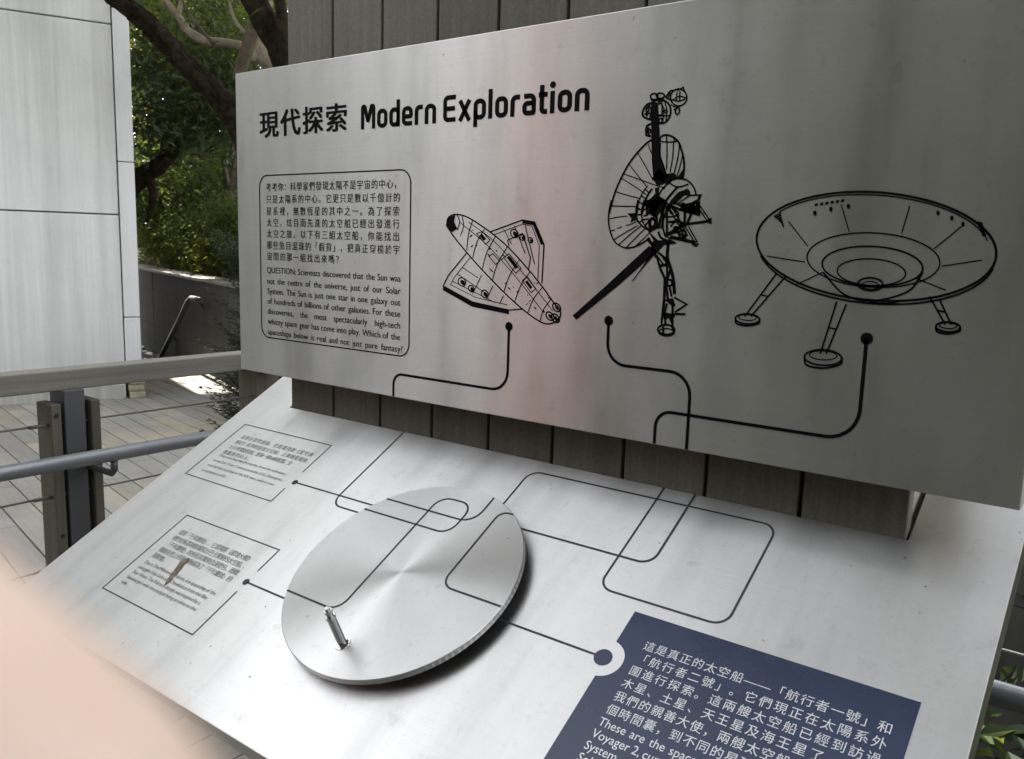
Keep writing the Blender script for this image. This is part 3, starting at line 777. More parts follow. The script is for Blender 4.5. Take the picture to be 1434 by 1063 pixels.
# wings
S(L, D, [(455, 240), (700, 150), (790, 165), (860, 330), (845, 620)], .0020, False); S(L, D, [(480, 262), (700, 180), (770, 195), (825, 340), (815, 590)], .0011, False)
Fp(L, D, [(700, 150), (790, 165), (860, 330), (838, 335), (778, 188), (700, 176)])
S(L, D, [(285, 395), (150, 560), (110, 640), (330, 760), (600, 820), (700, 812)], .0020, False)
Fp(L, D, [(110, 640), (330, 760), (600, 820), (600, 852), (325, 795), (108, 672)])
S(L, D, [(310, 430), (190, 580), (165, 630), (350, 725), (590, 782)], .0011, False)
for a, b in (((560, 215), (620, 330)), ((640, 190), (720, 400)), ((720, 190), (790, 480)), ((250, 500), (370, 580)), ((215, 550), (420, 690)), ((180, 605), (500, 765)), ((395, 560), (330, 700)), ((480, 640), (430, 745)), ((560, 710), (530, 775))): S(L, D, [a, b], .0012)
# ducts, hatches, engine bells
for cx, cy, r_ in ((640, 250, 26), (700, 280, 18), (250, 610, 26), (320, 660, 20), (420, 700, 24), (760, 300, 16)):
    EL(L, D, cx, cy, r_, r_*1.25, -.5, .0018); EL(L, D, cx+6, cy+4, r_*.55, r_*.8, -.5, 0, filled=True)
for pts in ([(360, 250), (400, 235), (460, 300), (425, 330)], [(560, 430), (600, 400), (690, 510), (650, 545)], [(700, 600), (735, 570), (800, 660), (765, 690)], [(450, 420), (480, 400), (530, 455), (500, 480)]):
    S(L, D, pts, .0014, False, True)
Fp(L, D, [(585, 430), (605, 415), (670, 500), (650, 515)]); Fp(L, D, [(380, 265), (400, 252), (430, 290), (412, 305)]); Fp(L, D, [(720, 610), (737, 598), (775, 650), (760, 665)])
for cx, cy in ((965, 800), (915, 865), (955, 880)): EL(L, D, cx-10, cy, 24, 36, -.7, .0022); EL(L, D, cx-6, cy+2, 12, 20, -.7, 0, filled=True)
S(L, D, [(600, 345), (590, 300), (700, 250), (760, 430), (745, 520)], .0016, False)
for i in range(26):
    a_, b_ = random.uniform(0, 1), random.uniform(-1, 1); cx = 260+a_*620+b_*70; cy = 230+a_*600-b_*65
    d_ = random.uniform(8, 26); S(L, D, [(cx, cy), (cx+d_, cy+d_*1.05)] if i % 2 else [(cx, cy), (cx+d_*.7, cy-d_*.6)], random.choice((.0010, .0018)))
flat('cargo_ship_drawing', L, panel3, H1, M_ink, sign)

# right drawing: a plain flying saucer on landing legs
D = zr(1020, 240, 3.5425); L = []
EL(L, D, 735, 372, 596, 268, .075, .0026, 64); EL(L, D, 735, 350, 560, 232, .075, .0014, 50, pi+.5, 2*pi-.2)
EL(L, D, 735, 395, 590, 262, .075, .0022, 40, .15, pi-.25)
EL(L, D, 720, 440, 330, 135, .05, .0016, 50, pi*.0, pi*2); EL(L, D, 715, 470, 250, 98, .05, .0020, 50); EL(L, D, 710, 500, 170, 66, .05, .0016, 44); EL(L, D, 705, 560, 62, 32, .04, .0022, 30); EL(L, D, 705, 566, 42, 20, .04, .0014, 30)
S(L, D, [(470, 500), (560, 600), (660, 640), (770, 635), (900, 590), (965, 500)], .0022)
for a, b in (((300, 250), (395, 372)), ((560, 165), (600, 300)), ((900, 170), (860, 308)), ((1160, 270), (1020, 385)), ((1260, 440), (1060, 470)), ((190, 420), (380, 450)), ((1080, 590), (930, 530)), ((340, 560), (470, 500))): S(L, D, [a, b], .0013)
for i in range(14):
    t = pi+.35+i*(pi-.7)/13; cx = 735+500*cos(t); cy = 362+196*sin(t)
    if i in (3, 4, 5, 10, 11, 12): EL(L, D, cx, cy, 9, 13, 0, 0, 14, filled=True)
for i in range(6): Fp(L, D, [(430+i*26, 160-i*4), (446+i*26, 157-i*4), (444+i*26, 170-i*4), (428+i*26, 173-i*4)])
for (tx, ty, bx, by, r_) in ((262, 505, 95, 720, 40), (560, 645, 470, 905, 62), (1020, 620, 1090, 760, 40)):
    S(L, D, [(tx-22, ty), (bx-14, by)], .0020); S(L, D, [(tx+26, ty+12), (bx+16, by)], .0020); S(L, D, [((tx+bx)/2-18, (ty+by)/2), ((tx+bx)/2+22, (ty+by)/2+8)], .002)
    EL(L, D, bx, by+r_*.3, r_*1.5, r_*.62, .05, .0022, 30); EL(L, D, bx, by+r_*.12, r_*1.1, r_*.36, .05, .0013, 26); S(L, D, [(bx-r_*1.5, by+r_*.3), (bx-r_*1.3, by+r_*.9), (bx, by+r_*1.15), (bx+r_*1.35, by+r_*.85), (bx+r_*1.5, by+r_*.35)], .0024)
for i in range(7): S(L, D, [(225+i*7, 225+i*5), (262+i*2, 205+i*12)], .0018)
for i in range(5): S(L, D, [(1235+i*6, 255+i*14), (1262+i*4, 262+i*14)], .0030)
S(L, D, [(700, 650), (790, 655), (860, 640)], .0022)
flat('saucer_drawing', L, panel3, H1, M_ink, sign)
for px, py in ((353, 132), (912, 114), (1018, 322), (546, 310)):
    pass

# ------------------------------------------------------------------ desk
DL, DR, DF, DB = -1.4755, -.0950, -.5655, .30
desk = thing('sloping_desk', 'sloping brushed steel desk plate etched with text boxes and routed lines below the upright sign', 'desk', tuple(desk3((DL+DR)/2, DF, 0)*np.array([1, 1, 0])))
def dslab(name, u0, u1, v0, v1, h0, h1, mat, parent, bevel=0.0):
    o = desk3(u0, v0, h0); return box(name, o, (u1-u0, 0, 0), AX*(v1-v0), NX*(h1-h0), mat, parent, bevel, 2)
# plate goes round the column: one plate in front, two wings beside it
vcol = 0.0
def dpoly(name, P, h0, h1, mat, parent, bevel):
    n_ = len(P); V = [desk3(p_[0], p_[1], h0) for p_ in P]+[desk3(p_[0], p_[1], h1) for p_ in P]
    Fc = [tuple(range(n_))[::-1], tuple(range(n_, 2*n_))]+[(i, (i+1) % n_, n_+(i+1) % n_, n_+i) for i in range(n_)]
    ob = mesh(name, V, Fc, mat, parent); bm = bmesh.new(); bm.from_mesh(ob.data)
    bmesh.ops.bevel(bm, geom=bm.edges[:], offset=bevel, segments=2, affect='EDGES', profile=.5); bm.to_mesh(ob.data); bm.free(); return ob
dpoly('steel_plate', [(DL, DF), (DR, DF), (DR, .30), (JX[-1]+.003, .30), (JX[-1]+.003, -.0014), (JX[0]-.003, -.0014), (JX[0]-.003, .085), (DL, .085)], -.040, 0, M_desk, desk, .0012)
aabb('support_frame', (-1.20, 1.00, 0), (-1.14, 1.055, 1.02), M_paint, desk)
aabb('support_frame', (-.43, 1.00, 0), (-.37, 1.055, 1.02), M_paint, desk)
HD = .0004
def DKP(pts, h=0.0): return [dk(*q, h) for q in pts]
def hv_snap(q, first='h'):
    """snap an axis-aligned route: alternate horizontal and sloping runs"""
    q = [list(p) for p in q]; k = 0 if first == 'h' else 1
    for i in range(len(q)-1):
        if (i+k) % 2 == 0: m = (q[i][1]+q[i+1][1])/2; q[i][1] = q[i+1][1] = m
        else: m = (q[i][0]+q[i+1][0])/2; q[i][0] = q[i+1][0] = m
    return q
LW = .0030
b1 = (-1.419, -1.162, -.0725, -.2245); b2 = (-1.303, -1.0485, -.3045, -.479)
def gapframe(x0, x1, vt, vb, ga, gb): return [(x1, gb), (x1, vb), (x0, vb), (x0, vt), (x1, vt), (x1, ga)]
d1 = dk(413, 675.5); d2 = dk(344.5, 815)
flat('text_box', [ribbon(gapframe(*b1, dk(424.9, 661.9)[1], dk(400.5, 683.8)[1]), .0019)], desk3, HD, M_greyink, desk)
flat('text_box', [ribbon(gapframe(*b2, dk(361, 799.7)[1], dk(332, 828)[1]), .0021)], desk3, HD, M_greyink, desk)
flat('route_line', [ribbon([(d1[0], d1[1]), (-.90, d1[1])], LW), fill(disc2(d1, .0058))], desk3, HD, M_greyink, desk)
flat('route_line', [ribbon([(d2[0], d2[1]), (-.93, d2[1])], LW), fill(disc2(d2, .0058))], desk3, HD, M_greyink, desk)
def route(pts, first, r=.022, h=0.0, mat=M_greyink, par=None, w=LW, plane=desk3):
    q = hv_snap(DKP(pts, h), first); return flat('route_line', [ribbon(resample_fillet(q, r), w)], plane, HD+h, mat, par or desk)
route([(565.8, 605.2), (464, 705), (530, 728)], 'v', .022)
q = hv_snap(DKP([(700, 712), (743, 660), (1088, 736), (1018, 878), (838, 823), (929.3, 683.2)]), 'v')
flat('route_line', [ribbon(resample_fillet(q, .020), LW)], desk3, HD, M_greyink, desk)
q = hv_snap(DKP([(720, 737), (912, 792), (973.4, 693)]), 'h')
flat('route_line', [ribbon(resample_fillet(q, .020), LW)], desk3, HD+.0003, M_greyink, desk)
db = dk(844.5, 920.6)
flat('route_line', [ribbon([(-.75, db[1]), (db[0], db[1])], LW)], desk3, HD, M_greyink, desk)
flat('route_dot', [fill(disc2(db, .0112, 40))], desk3, HD+.0002, M_navy, desk)
# navy field with a bite round the dot
NX0, NX1, NT, NB = -.4665, -.1450, -.2135, -.52
RB = .0255; bite = []
dx = NX0-db[0]; an = math.acos(max(-1, min(1, dx/RB)))
for k in range(25):
    t = an-2*an*k/24; bite.append((db[0]+RB*cos(t), db[1]+RB*sin(t)))
poly = [(NX1, NT), (NX0, NT)]+bite+[(NX0, NB), (NX1, NB)]
flat('navy_field', [fill(poly)], desk3, HD, M_navy, desk)

# text on the desk
def dtext(name, zh, en, pa, pb, pe, x1px, x1e, em, es, sxz, mat, bold=0.0, hh=HD, just=True):
    """pa/pb: pixel of the first and last chinese row starts, pe: first and last english row starts"""
    (ua, va), (ub, vb) = dk(*pa), dk(*pb); (uc, vc), (ud, vd) = dk(*pe[0]), dk(*pe[1])
    x0 = (ua+ub+uc+ud)/4; xr = dk(*x1px)[0]; xe = dk(*x1e)[0]; L = []
    for i, s in enumerate(zh):
        v = va+(vb-va)*i/max(len(zh)-1, 1); last = i == len(zh)-1
        L += cjk_line(s, x0, xr if not last else x0+len(s)*(xr-x0)/len(zh[0]), v-em*.36, em, True, bold)
    flat(name[0], L, desk3, hh, mat, desk); L = []
    if just: sxz = autosx(en, xe-x0, es, bold)
    for i, s in enumerate(en):
        v = vc+(vd-vc)*i/max(len(en)-1, 1)
        L += eng_line(s, x0, xe, v-es*.30, es, sxz, False, bold)
    flat(name[1], L, desk3, hh, mat, desk)
dtext(('chinese_text', 'english_text'),
      ['這是企業號星艦，它是電視劇《星空奇', '遇記》系列的首艘太空船，企業號星艦由', '2151年開始服役，是第一艘NX級星艦，全', '艦載員共83人。'],
      ['This is the Starship Enterprise, from the television', 'series Star Trek. Commissioned in 2151, Enterprise', 'was the first starship of the NX class, with a crew', 'complement of 83.'],
      (338, 611.5), (312, 632), ((308, 637.5), (283, 657.5)), (441, 636), (406, 666), .0118, .0090, .80, M_wornink, 0)
dtext(('chinese_text', 'english_text'),
      ['這是「千年鷹號」，它是電影《星球大戰》', '裡的走私客韓索羅和丘巴卡駕駛的太空船。', '「千年鷹號」的外形其實來自漢堡包，而橄', '欖放在包上的意念則成為了「千年鷹號」的', '駕駛艙。'],
      ['This is The Millennium Falcon, the spaceship of the', 'smuggler Han Solo and Chewbacca from the film', "Star Wars. The Falcon's design was inspired by a", 'hamburger with the cockpit being an olive on the', 'side.'],
      (250.4, 744), (214, 776.5), ((204, 787), (171, 814.5)), (355, 782), (307, 833), .0118, .0096, .80, M_wornink, 0)
dtext(('chinese_text', 'english_text'),
      ['這是真正的太空船——「航行者一號」和', '「航行者二號」。它們現正在太陽系外', '圍進行探索。這兩艘太空船已經到訪過', '木星、土星、天王星及海王星了。作為', '我們的親善大使，兩艘太空船各自載有一', '個時間囊，到不同的星球空間去探索宇宙'],
      ['These ~ are ~ the ~ spacecraft', 'Voyager 2, currently', 'System', 'Solar'],
      (903, 904), (850, 992), ((839, 1010), (810, 1060)), (1251, 1027), (1251, 1027), .0142, .0148, .92, M_letter, 0, HD+.0003, False)
m, n, l, p = newmat('rust_stain'); f = noise(n, l, pos(n, l), 160, 3)
l.new(ramp(n, l, f, [(.35, (.10, .075, .055, 1)), (.65, (.22, .18, .14, 1))]).outputs[0], p.inputs['Base Color']); p.inputs['Roughness'].default_value = .8
st_ = DKP([(266, 782), (258, 783), (252, 787), (247, 795), (240, 804), (233, 814), (229, 822), (235, 817), (244, 808), (252, 799), (258, 791), (264, 786)])
flat('rust_mark', [fill(st_)], desk3, HD+.0003, m, desk)
for px, py, r_ in ((372, 850, .0014), (512, 640, .0010), (448, 688, .0009), (640, 655, .0010), (610, 640, .0012), (190, 868, .0011), (295, 905, .0014), (350, 948, .0012), (222, 900, .0010), (1296, 822, .0014), (1305, 815, .0008), (390, 905, .0009), (980, 770, .0009)):
    c_ = dk(px, py); flat('dirt_speck', [fill(disc2(c_, r_, 7, r_*rng.uniform(.5, .9), rng.uniform(0, 3)))], desk3, HD+.0003, m, desk)

# ------------------------------------------------------------------ turning disc
disc = thing('turning_disc', 'round steel turning disc with routed lines and a peg handle on the sloping desk', 'disc', tuple(desk3(DISC_U, DISC_V, 0)))
n = 128; V = []; Fc = []
prof = [(DISC_R-.0012, DISC_H-.0095), (DISC_R, DISC_H-.0085), (DISC_R, DISC_H-.0008), (DISC_R-.0008, DISC_H)]
for r_, h in prof:
    for k in range(n): a = 2*pi*k/n; V.append(desk3(DISC_U+r_*cos(a), DISC_V+r_*sin(a), h))
for j in range(3):
    for k in range(n): Fc.append((j*n+k, j*n+(k+1) % n, (j+1)*n+(k+1) % n, (j+1)*n+k))
Fc.append(tuple(range(n))[::-1]); Fc.append(tuple(range(3*n, 4*n)))
mesh('disc_plate', V, Fc, M_disc, disc)
V, Fc = tube_vf([desk3(DISC_U, DISC_V, .0005), desk3(DISC_U, DISC_V, DISC_H-.0097)], .05, 32); mesh('hub', V, Fc, M_desk_side, disc)
def droute(pts, first, r=.024):
    q = hv_snap(DKP(pts, DISC_H), first)
    ok = resample_fillet(q, r)
    # stop at the disc rim
    ce = np.array([DISC_U, DISC_V])
    def clip(a, b):
        a = np.array(a); b = np.array(b)
        if np.linalg.norm(a-ce) < DISC_R-.0005: return a
        for t in np.linspace(0, 1, 200):
            p_ = a+(b-a)*t
            if np.linalg.norm(p_-ce) < DISC_R-.0006: return p_
        return a
    ok[0] = clip(ok[0], ok[1]); ok[-1] = clip(ok[-1], ok[-2])
    return flat('route_line', [ribbon(ok, LW)], desk3, DISC_H+.0004, M_greyink, disc)
droute([(536, 697), (663, 733), (695, 692)], 'h', .026)
droute([(505, 711), (627, 748), (664, 708), (615, 694), (475, 858), (396, 823)], 'h', .022)
droute([(724, 722), (700, 716), (618, 820), (706, 851)], 'h', .020)
# peg
pb_ = dk(479.5, 901, DISC_H); ptop = np.array(hit(457.5, 851, (1, 0, 0), (pb_[0]-.006, 0, 0)))
pbase = desk3(pb_[0], pb_[1], DISC_H)
pegL = .052
def peg(a, b, r1, r2=None, name='peg_handle', par=None, seg=18):
    V, Fc = tube_vf([pbase+NXT*a, pbase+NXT*b], [r1, r2 or r1], seg); return mesh(name, V, Fc, M_pin, par or disc)
# the peg leans a little: find its axis from the two seen ends
best = None
for h_ in np.linspace(.03, .09, 61):
    w = desk3(0, 0, 0)
    for du in np.linspace(-.05, .03, 41):
        for dv in np.linspace(-.03, .03, 13):
            q_ = desk3(pb_[0]+du, pb_[1]+dv, DISC_H+h_)-CAM; zz = q_ @ fw
            ex = 717+F*(q_ @ RT)/zz-457.5; ey = 531.5-F*(q_ @ UP)/zz-851
            c_ = ex*ex+ey*ey+3e4*(du*du+dv*dv)
            if best is None or c_ < best[0]: best = (c_, du, dv, h_)
_, du, dv, hh = best
NXT = np.array([du, 0, 0])+AX*dv+NX*hh; pegL = float(np.linalg.norm(NXT)); NXT /= pegL
hp = peg(.0, pegL*.74, .0062, None, 'peg_handle')
peg(pegL*.74, pegL*.80, .0070, .0066, 'collar', hp); peg(pegL*.80, pegL*.88, .0046, None, 'peg_neck', hp); peg(pegL*.88, pegL*.94, .0056, None, 'peg_cap', hp); peg(pegL*.94, pegL, .0035, .003, 'peg_tip', hp)
V, Fc = tube_vf([pbase, pbase+NX*.0012], [.011, .0105], 28); mesh('washer', V, Fc, M_pin, disc)
V, Fc = tube_vf([pbase+NX*.0012, pbase+NX*.004], [.0085, .0085], 6); mesh('nut', V, Fc, M_pin, disc)

# ------------------------------------------------------------------ railings
def steel_post(par, cx, cy, ax, top=EYE-.452):
    """grey steel post between two timber cheeks; ax 'y' = the railing runs along y"""
    ax_ = np.array([0, 1.0, 0]) if ax == 'y' else np.array([1.0, 0, 0]); bx = np.array([1.0, 0, 0]) if ax == 'y' else np.array([0, 1.0, 0])
    o = np.array([cx, cy, 0.0])
    box('steel_column', o-ax_*.030-bx*.045, ax_*.060, bx*.09, Z*top, M_paint, par, .002)
    box('timber_cheek', o-ax_*.072-bx*.038, ax_*.030, bx*.09, Z*(top-.035), M_post, par, .003)
    box('timber_cheek', o+ax_*.044-bx*.038, ax_*.028, bx*.09, Z*(top-.035), M_post, par, .003)
    box('web', o-ax_*.044-bx*.01, ax_*.09, bx*.012, Z*(top-.05), M_black, par)
def bolt(par, x, y, z, nx, ny):
    V, Fc = tube_vf([(x, y, z), (x+nx*.004, y+ny*.004, z)], .006, 6); mesh('bolt', V, Fc, M_black, par)
rail = thing('railing', 'timber and steel railing with cables and round grey handrail left of the desk', 'railing', (-2.5, .6, 0))
box('top_rail', (-2.60, -2.5, EYE-.455), (.075, 0, 0), (0, 4.36, 0), (0, 0, .060), M_rail, rail, .003)
for y in (-1.9, -.36, 1.175): steel_post(rail, -2.545, y, 'y')
aabb('corner_post', (-2.60, 1.80, 0), (-2.50, 1.90, EYE-.455), M_post, rail, .004)
tb = tube('tube_rail', [(-2.345, -2.5, EYE-.622), (-2.345, 1.72, EYE-.622)], .0205, M_tube, rail, 20)
for y in (-1.9, -.36, 1.175):
    V, Fc = tube_vf([(-2.345, y+.03, EYE-.640), (-2.345, y+.03, EYE-.668), (-2.36, y+.03, EYE-.682), (-2.50, y+.03, EYE-.684)], .010, 10)
    o = mesh('bracket', V, Fc, M_paint, rail, True)
for y in (-1.9, -.36, 1.175):
    for z_ in (.98, .62, .25): bolt(rail, -2.493, y-.057, z_, 1, 0)
for z, in ((-.548,), (-.762,), (-.98,), (-1.2,)):
    tube('cable', [(-2.515, -2.5, EYE+z), (-2.515, 1.85, EYE+z)], .0032, M_wire, rail, 8)
    for y in (1.10,):
        tube('cable_ferrule', [(-2.512, y-.05, EYE+z), (-2.512, y+.012, EYE+z)], .0058, M_wire, rail, 8)
rail2 = thing('railing', 'steel handrail and stainless cable running behind the desk at its right edge', 'railing', (.3, 1.85, 0))
box('top_rail', (-2.49, 1.82, EYE-.455), (6.5, 0, 0), (0, .07, 0), (0, 0, .055), M_rail, rail2, .003)
for x in (-1.45, .62, 2.2): steel_post(rail2, x, 1.855, 'x')
tube('tube_rail', [(-2.3, 1.66, EYE-.760), (4.0, 1.66, EYE-.760)], .0225, M_tube, rail2, 20)
for z in (-.735, -.99, -1.22):
    tube('cable', [(-2.5, 1.80, EYE+z), (4.0, 1.80, EYE+z)], .0035, M_rope, rail2, 8)

# ------------------------------------------------------------------ foliage
def leafmat(name, stops, trans=.45, rough=.55):
    m = bpy.data.materials.new(name); m.use_nodes = True; n = m.node_tree.nodes; l = m.node_tree.links; n.clear()
    gg = n.new('ShaderNodeNewGeometry'); r = ramp(n, l, gg.outputs['Random Per Island'], [(p_, (*c, 1)) for p_, c in stops])
    pr = n.new('ShaderNodeBsdfPrincipled'); pr.inputs['Roughness'].default_value = rough; l.new(r.outputs[0], pr.inputs['Base Color']); pr.inputs['Specular IOR Level'].default_value = .3
    tr = n.new('ShaderNodeBsdfTranslucent'); c2 = mixc(n, l, .55, r.outputs[0], (.17, .20, .035, 1)); l.new(c2, tr.inputs['Color'])
    mx = n.new('ShaderNodeMixShader'); mx.inputs[0].default_value = trans; l.new(pr.outputs[0], mx.inputs[1]); l.new(tr.outputs[0], mx.inputs[2])
    o = n.new('ShaderNodeOutputMaterial'); l.new(mx.outputs[0], o.inputs[0]); return m
M_leafD = leafmat('dark_glossy_leaves', [(0, (.006, .018, .009)), (.5, (.014, .034, .014)), (.85, (.030, .058, .020)), (1, (.065, .085, .028))], .3)
M_leafM = leafmat('mid_green_leaves', [(0, (.014, .034, .011)), (.5, (.042, .078, .020)), (.85, (.090, .130, .030)), (1, (.17, .165, .04))], .45)
M_leafY = leafmat('yellow_green_leaves', [(0, (.035, .055, .012)), (.45, (.14, .165, .026)), (.8, (.25, .26, .04)), (1, (.26, .17, .05))], .55)
M_leafB = leafmat('feathery_leaves', [(0, (.06, .11, .035)), (.6, (.11, .17, .055)), (1, (.18, .23, .065))], .5)
M_conifer = leafmat('dark_needles', [(0, (.006, .013, .009)), (.6, (.014, .024, .015)), (1, (.04, .045, .025))], .1)
def barkmat(name, c0, c1, sc_=(18, 18, 3), strength=.9):
    m, n, l, p = newmat(name); p.inputs['Roughness'].default_value = .95; p.inputs['Specular IOR Level'].default_value = .1
    v = pos(n, l); f = noise(n, l, v, 16, 6, .7); f2 = noise(n, l, v, 5, 4, .6); f3 = noise(n, l, v, 60, 4, .7)
    c = ramp(n, l, f, [(.3, (*c0, 1)), (.7, (*c1, 1))]).outputs[0]
    c = mixc(n, l, 1.0, c, ramp(n, l, f2, [(.3, g(.6)), (.7, g(1.15))]).outputs[0], 'MULTIPLY')
    l.new(c, p.inputs['Base Color']); bump(n, l, mathn(n, l, 'ADD', f, mathn(n, l, 'MULTIPLY', f3, .5)), p, strength, .04); return m
M_barkD = barkmat('dark_rough_bark', (.007, .005, .0035), (.058, .044, .030), strength=1.0)
M_barkL = barkmat('pale_smooth_bark', (.16, .135, .095), (.30, .26, .19), strength=.4)
M_barkM = barkmat('brown_bark', (.06, .048, .034), (.15, .12, .085), strength=.5)

def leaves(cen, per, spread, size, aspect=.42, droop=.35, flat_=.5):
    """leaf blades (a folded four-point blade = 2 triangles sharing a midrib) scattered round clump centres"""
    cen = np.asarray(cen, float); n = len(cen)*per
    c = np.repeat(cen, per, 0)+rng.normal(0, 1, (n, 3))*np.array([1, 1, flat_+.25])*spread
    az = rng.uniform(0, 2*pi, n); el = rng.normal(-droop, .45, n)
    d = np.stack([np.cos(az)*np.cos(el), np.sin(az)*np.cos(el), np.sin(el)], 1)
    up = rng.normal(0, .45, (n, 3))+np.array([0, 0, 1.0]); s = np.cross(d, up); s /= np.linalg.norm(s, axis=1)[:, None]+1e-9
    nn = np.cross(s, d); L = size*rng.uniform(.6, 1.25, n)[:, None]; w = L*aspect
    mid = c+d*L*.45
    a = c; b = mid+s*w*.5+nn*L*.08; t = c+d*L-nn*L*.06; e = mid-s*w*.5+nn*L*.08
    V = np.stack([a, b, t, a, t, e], 1).reshape(-1, 3)
    return V
def bladetris(V): return V
def foliage(name, cen, per, spread, size, mat, par, **k):
    return quadsmesh(name, leaves(cen, per, spread, size, **k), 3, mat, par)
def blob_centres(c, r, n, shell=.55):
    """clump centres through an uneven crown: several lobes, gaps between them"""
    c = np.array(c, float); r = np.array(r, float); out = []
    lob = [c+rng.uniform(-.6, .6, 3)*r for _ in range(7)]
    while len(out) < n:
        q = lob[rng.integers(7)]; v = rng.normal(0, 1, 3); v /= np.linalg.norm(v)
        out.append(q+v*r*.5*rng.uniform(shell, 1.0))
    return np.array(out)
def tree(name, label, base, pts, rad, crown, mat, bark, group, per=34, spread=.20, size=.11, branches=6, **kw):
    """pts: trunk path; crown: list of (centre, radii, clumps)"""
    t = thing(name, label, 'tree', base, group)
    P = smooth_path(pts, 5); R = np.interp(np.linspace(0, 1, len(P)), np.linspace(0, 1, len(rad)), rad)
    tk = tube('trunk', P, list(R), bark, t, 12)
    cen = np.concatenate([blob_centres(*c) for c in crown])
    for i in range(branches):
        e = cen[rng.integers(len(cen))]; s = P[int(len(P)*rng.uniform(.45, .95))]
        m_ = (s+e)/2+rng.normal(0, .15, 3)
        tube('limb', smooth_path([s, m_, e], 4), list(np.linspace(R[-1]*.8, .012, 9)), bark, t, 7)
    foliage('crown', cen, per, spread, size, mat, t, **kw)
    return t
TG = 'trees on the slope beyond the deck'

# the old tree whose dark limb crosses the gap
tA = thing('old_tree', 'old leaning tree with a thick dark limb crossing in front of the foliage', 'tree', tuple(deep(470, 600, 7.3)*np.array([1, 1, 0])))
def limb(pts, r, par, bark, nm='limb', n=12, k=5, rough=0.0):
    P = smooth_path([deep(*q) for q in pts], k); R = np.interp(np.linspace(0, 1, len(P)), np.linspace(0, 1, len(r)), r)
    if rough: P = [p+rng.normal(0, rough, 3)*.4 for p in P]; R = R*(1+rng.uniform(-rough*4, rough*4, len(R)))
    o = tube(nm, P, list(R), bark, par, n*2 if rough else n)
    if rough:
        m_ = n*2; k_ = len(P); fur = np.cumsum(rng.normal(0, .35, (k_, m_)), 0)*.35+rng.normal(0, 1, (1, m_))
        for i_ in range(k_):
            for j_ in range(m_):
                vv = o.data.vertices[i_*m_+j_]; ctr = P[i_]-np.array(wloc(par)); d_ = np.array(vv.co)-ctr
                vv.co = Vector(ctr+d_*(1+.17*np.tanh(fur[i_, j_])+.07*rng.normal()))
    return o
limb([(470, 640, 7.3), (440, 450, 7.2), (395, 290, 7.05), (345, 190, 6.95), (318, 148, 6.9), (275, 102, 6.8), (232, 58, 6.7), (185, 12, 6.6), (120, -40, 6.5), (30, -120, 6.4)], [.18, .15, .12, .105, .093, .085, .08, .076, .072, .06, .05], tA, M_barkD, 'trunk', 14, 9, .010)
limb([(300, 135, 6.82), (285, 118, 6.75), (262, 92, 6.68), (225, 45, 6.6), (190, 8, 6.5)], [.02, .035, .04, .035, .02], tA, M_barkD, 'bark_ridge', 8, 8, .02)
limb([(420, 120, 6.7), (398, 78, 6.7), (375, 35, 6.7), (350, -10, 6.7), (320, -70, 6.6)], [.11, .10, .09, .085, .08], tA, M_barkD, 'limb', 12, 6, .008)
limb([(405, 110, 6.5), (398, 50, 6.5), (392, 0, 6.5), (385, -60, 6.5)], [.05, .05, .045, .04], tA, M_barkD, 'limb')
cen = [deep(rng.uniform(262, 420), rng.uniform(-300, -70), rng.uniform(5.6, 7.6)) for _ in range(70)]+[deep(rng.uniform(235, 340), rng.uniform(60, 190), rng.uniform(7.9, 8.8)) for _ in range(44)]
cen += [np.array([rng.uniform(-6, -3.0), rng.uniform(3.5, 7.0), rng.uniform(5.2, 7.0)]) for _ in range(110)]
foliage('crown', cen, 40, .22, .115, M_leafD, tA)
# the pale branched tree
tB = thing('pale_barked_tree', 'slender tree with pale smooth forking branches behind the dark limb', 'tree', tuple(deep(480, 560, 8.5)*np.array([1, 1, 0])))
limb([(490, 600, 8.6), (455, 330, 8.4), (425, 170, 8.2), (396, 108, 8.0), (374, 84, 7.9), (365, 58, 7.9), (371, 25, 7.9), (378, -20, 7.9)], [.15, .13, .12, .105, .085, .065, .055, .045], tB, M_barkL, 'trunk')
limb([(362, 84, 7.9), (345, 68, 7.85), (318, 61, 7.8), (288, 57, 7.8), (264, 44, 7.8), (252, 26, 7.8), (238, 8, 7.8), (215, -20, 7.8)], [.055, .05, .045, .043, .037, .032, .028, .02], tB, M_barkL)
limb([(250, 26, 7.8), (252, 10, 7.8), (258, -15, 7.8)], [.026, .022, .018], tB, M_barkL)
limb([(334, 108, 7.5), (343, 80, 7.5), (352, 50, 7.5), (362, 20, 7.5), (366, -20, 7.5)], [.05, .055, .06, .06, .055], tB, M_barkM)
limb([(360, 60, 7.6), (330, 30, 7.6), (318, -10, 7.6)], [.02, .015, .01], tB, M_barkL); limb([(300, 62, 7.7), (272, 30, 7.7), (255, 0, 7.7)], [.018, .014, .01], tB, M_barkM)
limb([(375, 10, 7.8), (390, 20, 7.8), (402, 8, 7.8)], [.012, .01, .008], tB, M_barkL)
limb([(245, 178, 9.0), (285, 180, 8.8), (320, 179, 8.6), (370, 188, 8.5)], [.012, .02, .025, .03], tB, M_barkL)
cen = [deep(rng.uniform(230, 420), rng.uniform(-120, 60), rng.uniform(8.2, 9.6)) for _ in range(38)]+[deep(rng.uniform(300, 420), rng.uniform(60, 170), rng.uniform(8.4, 9.6)) for _ in range(24)]
foliage('crown', cen, 30, .22, .105, M_leafM, tB)

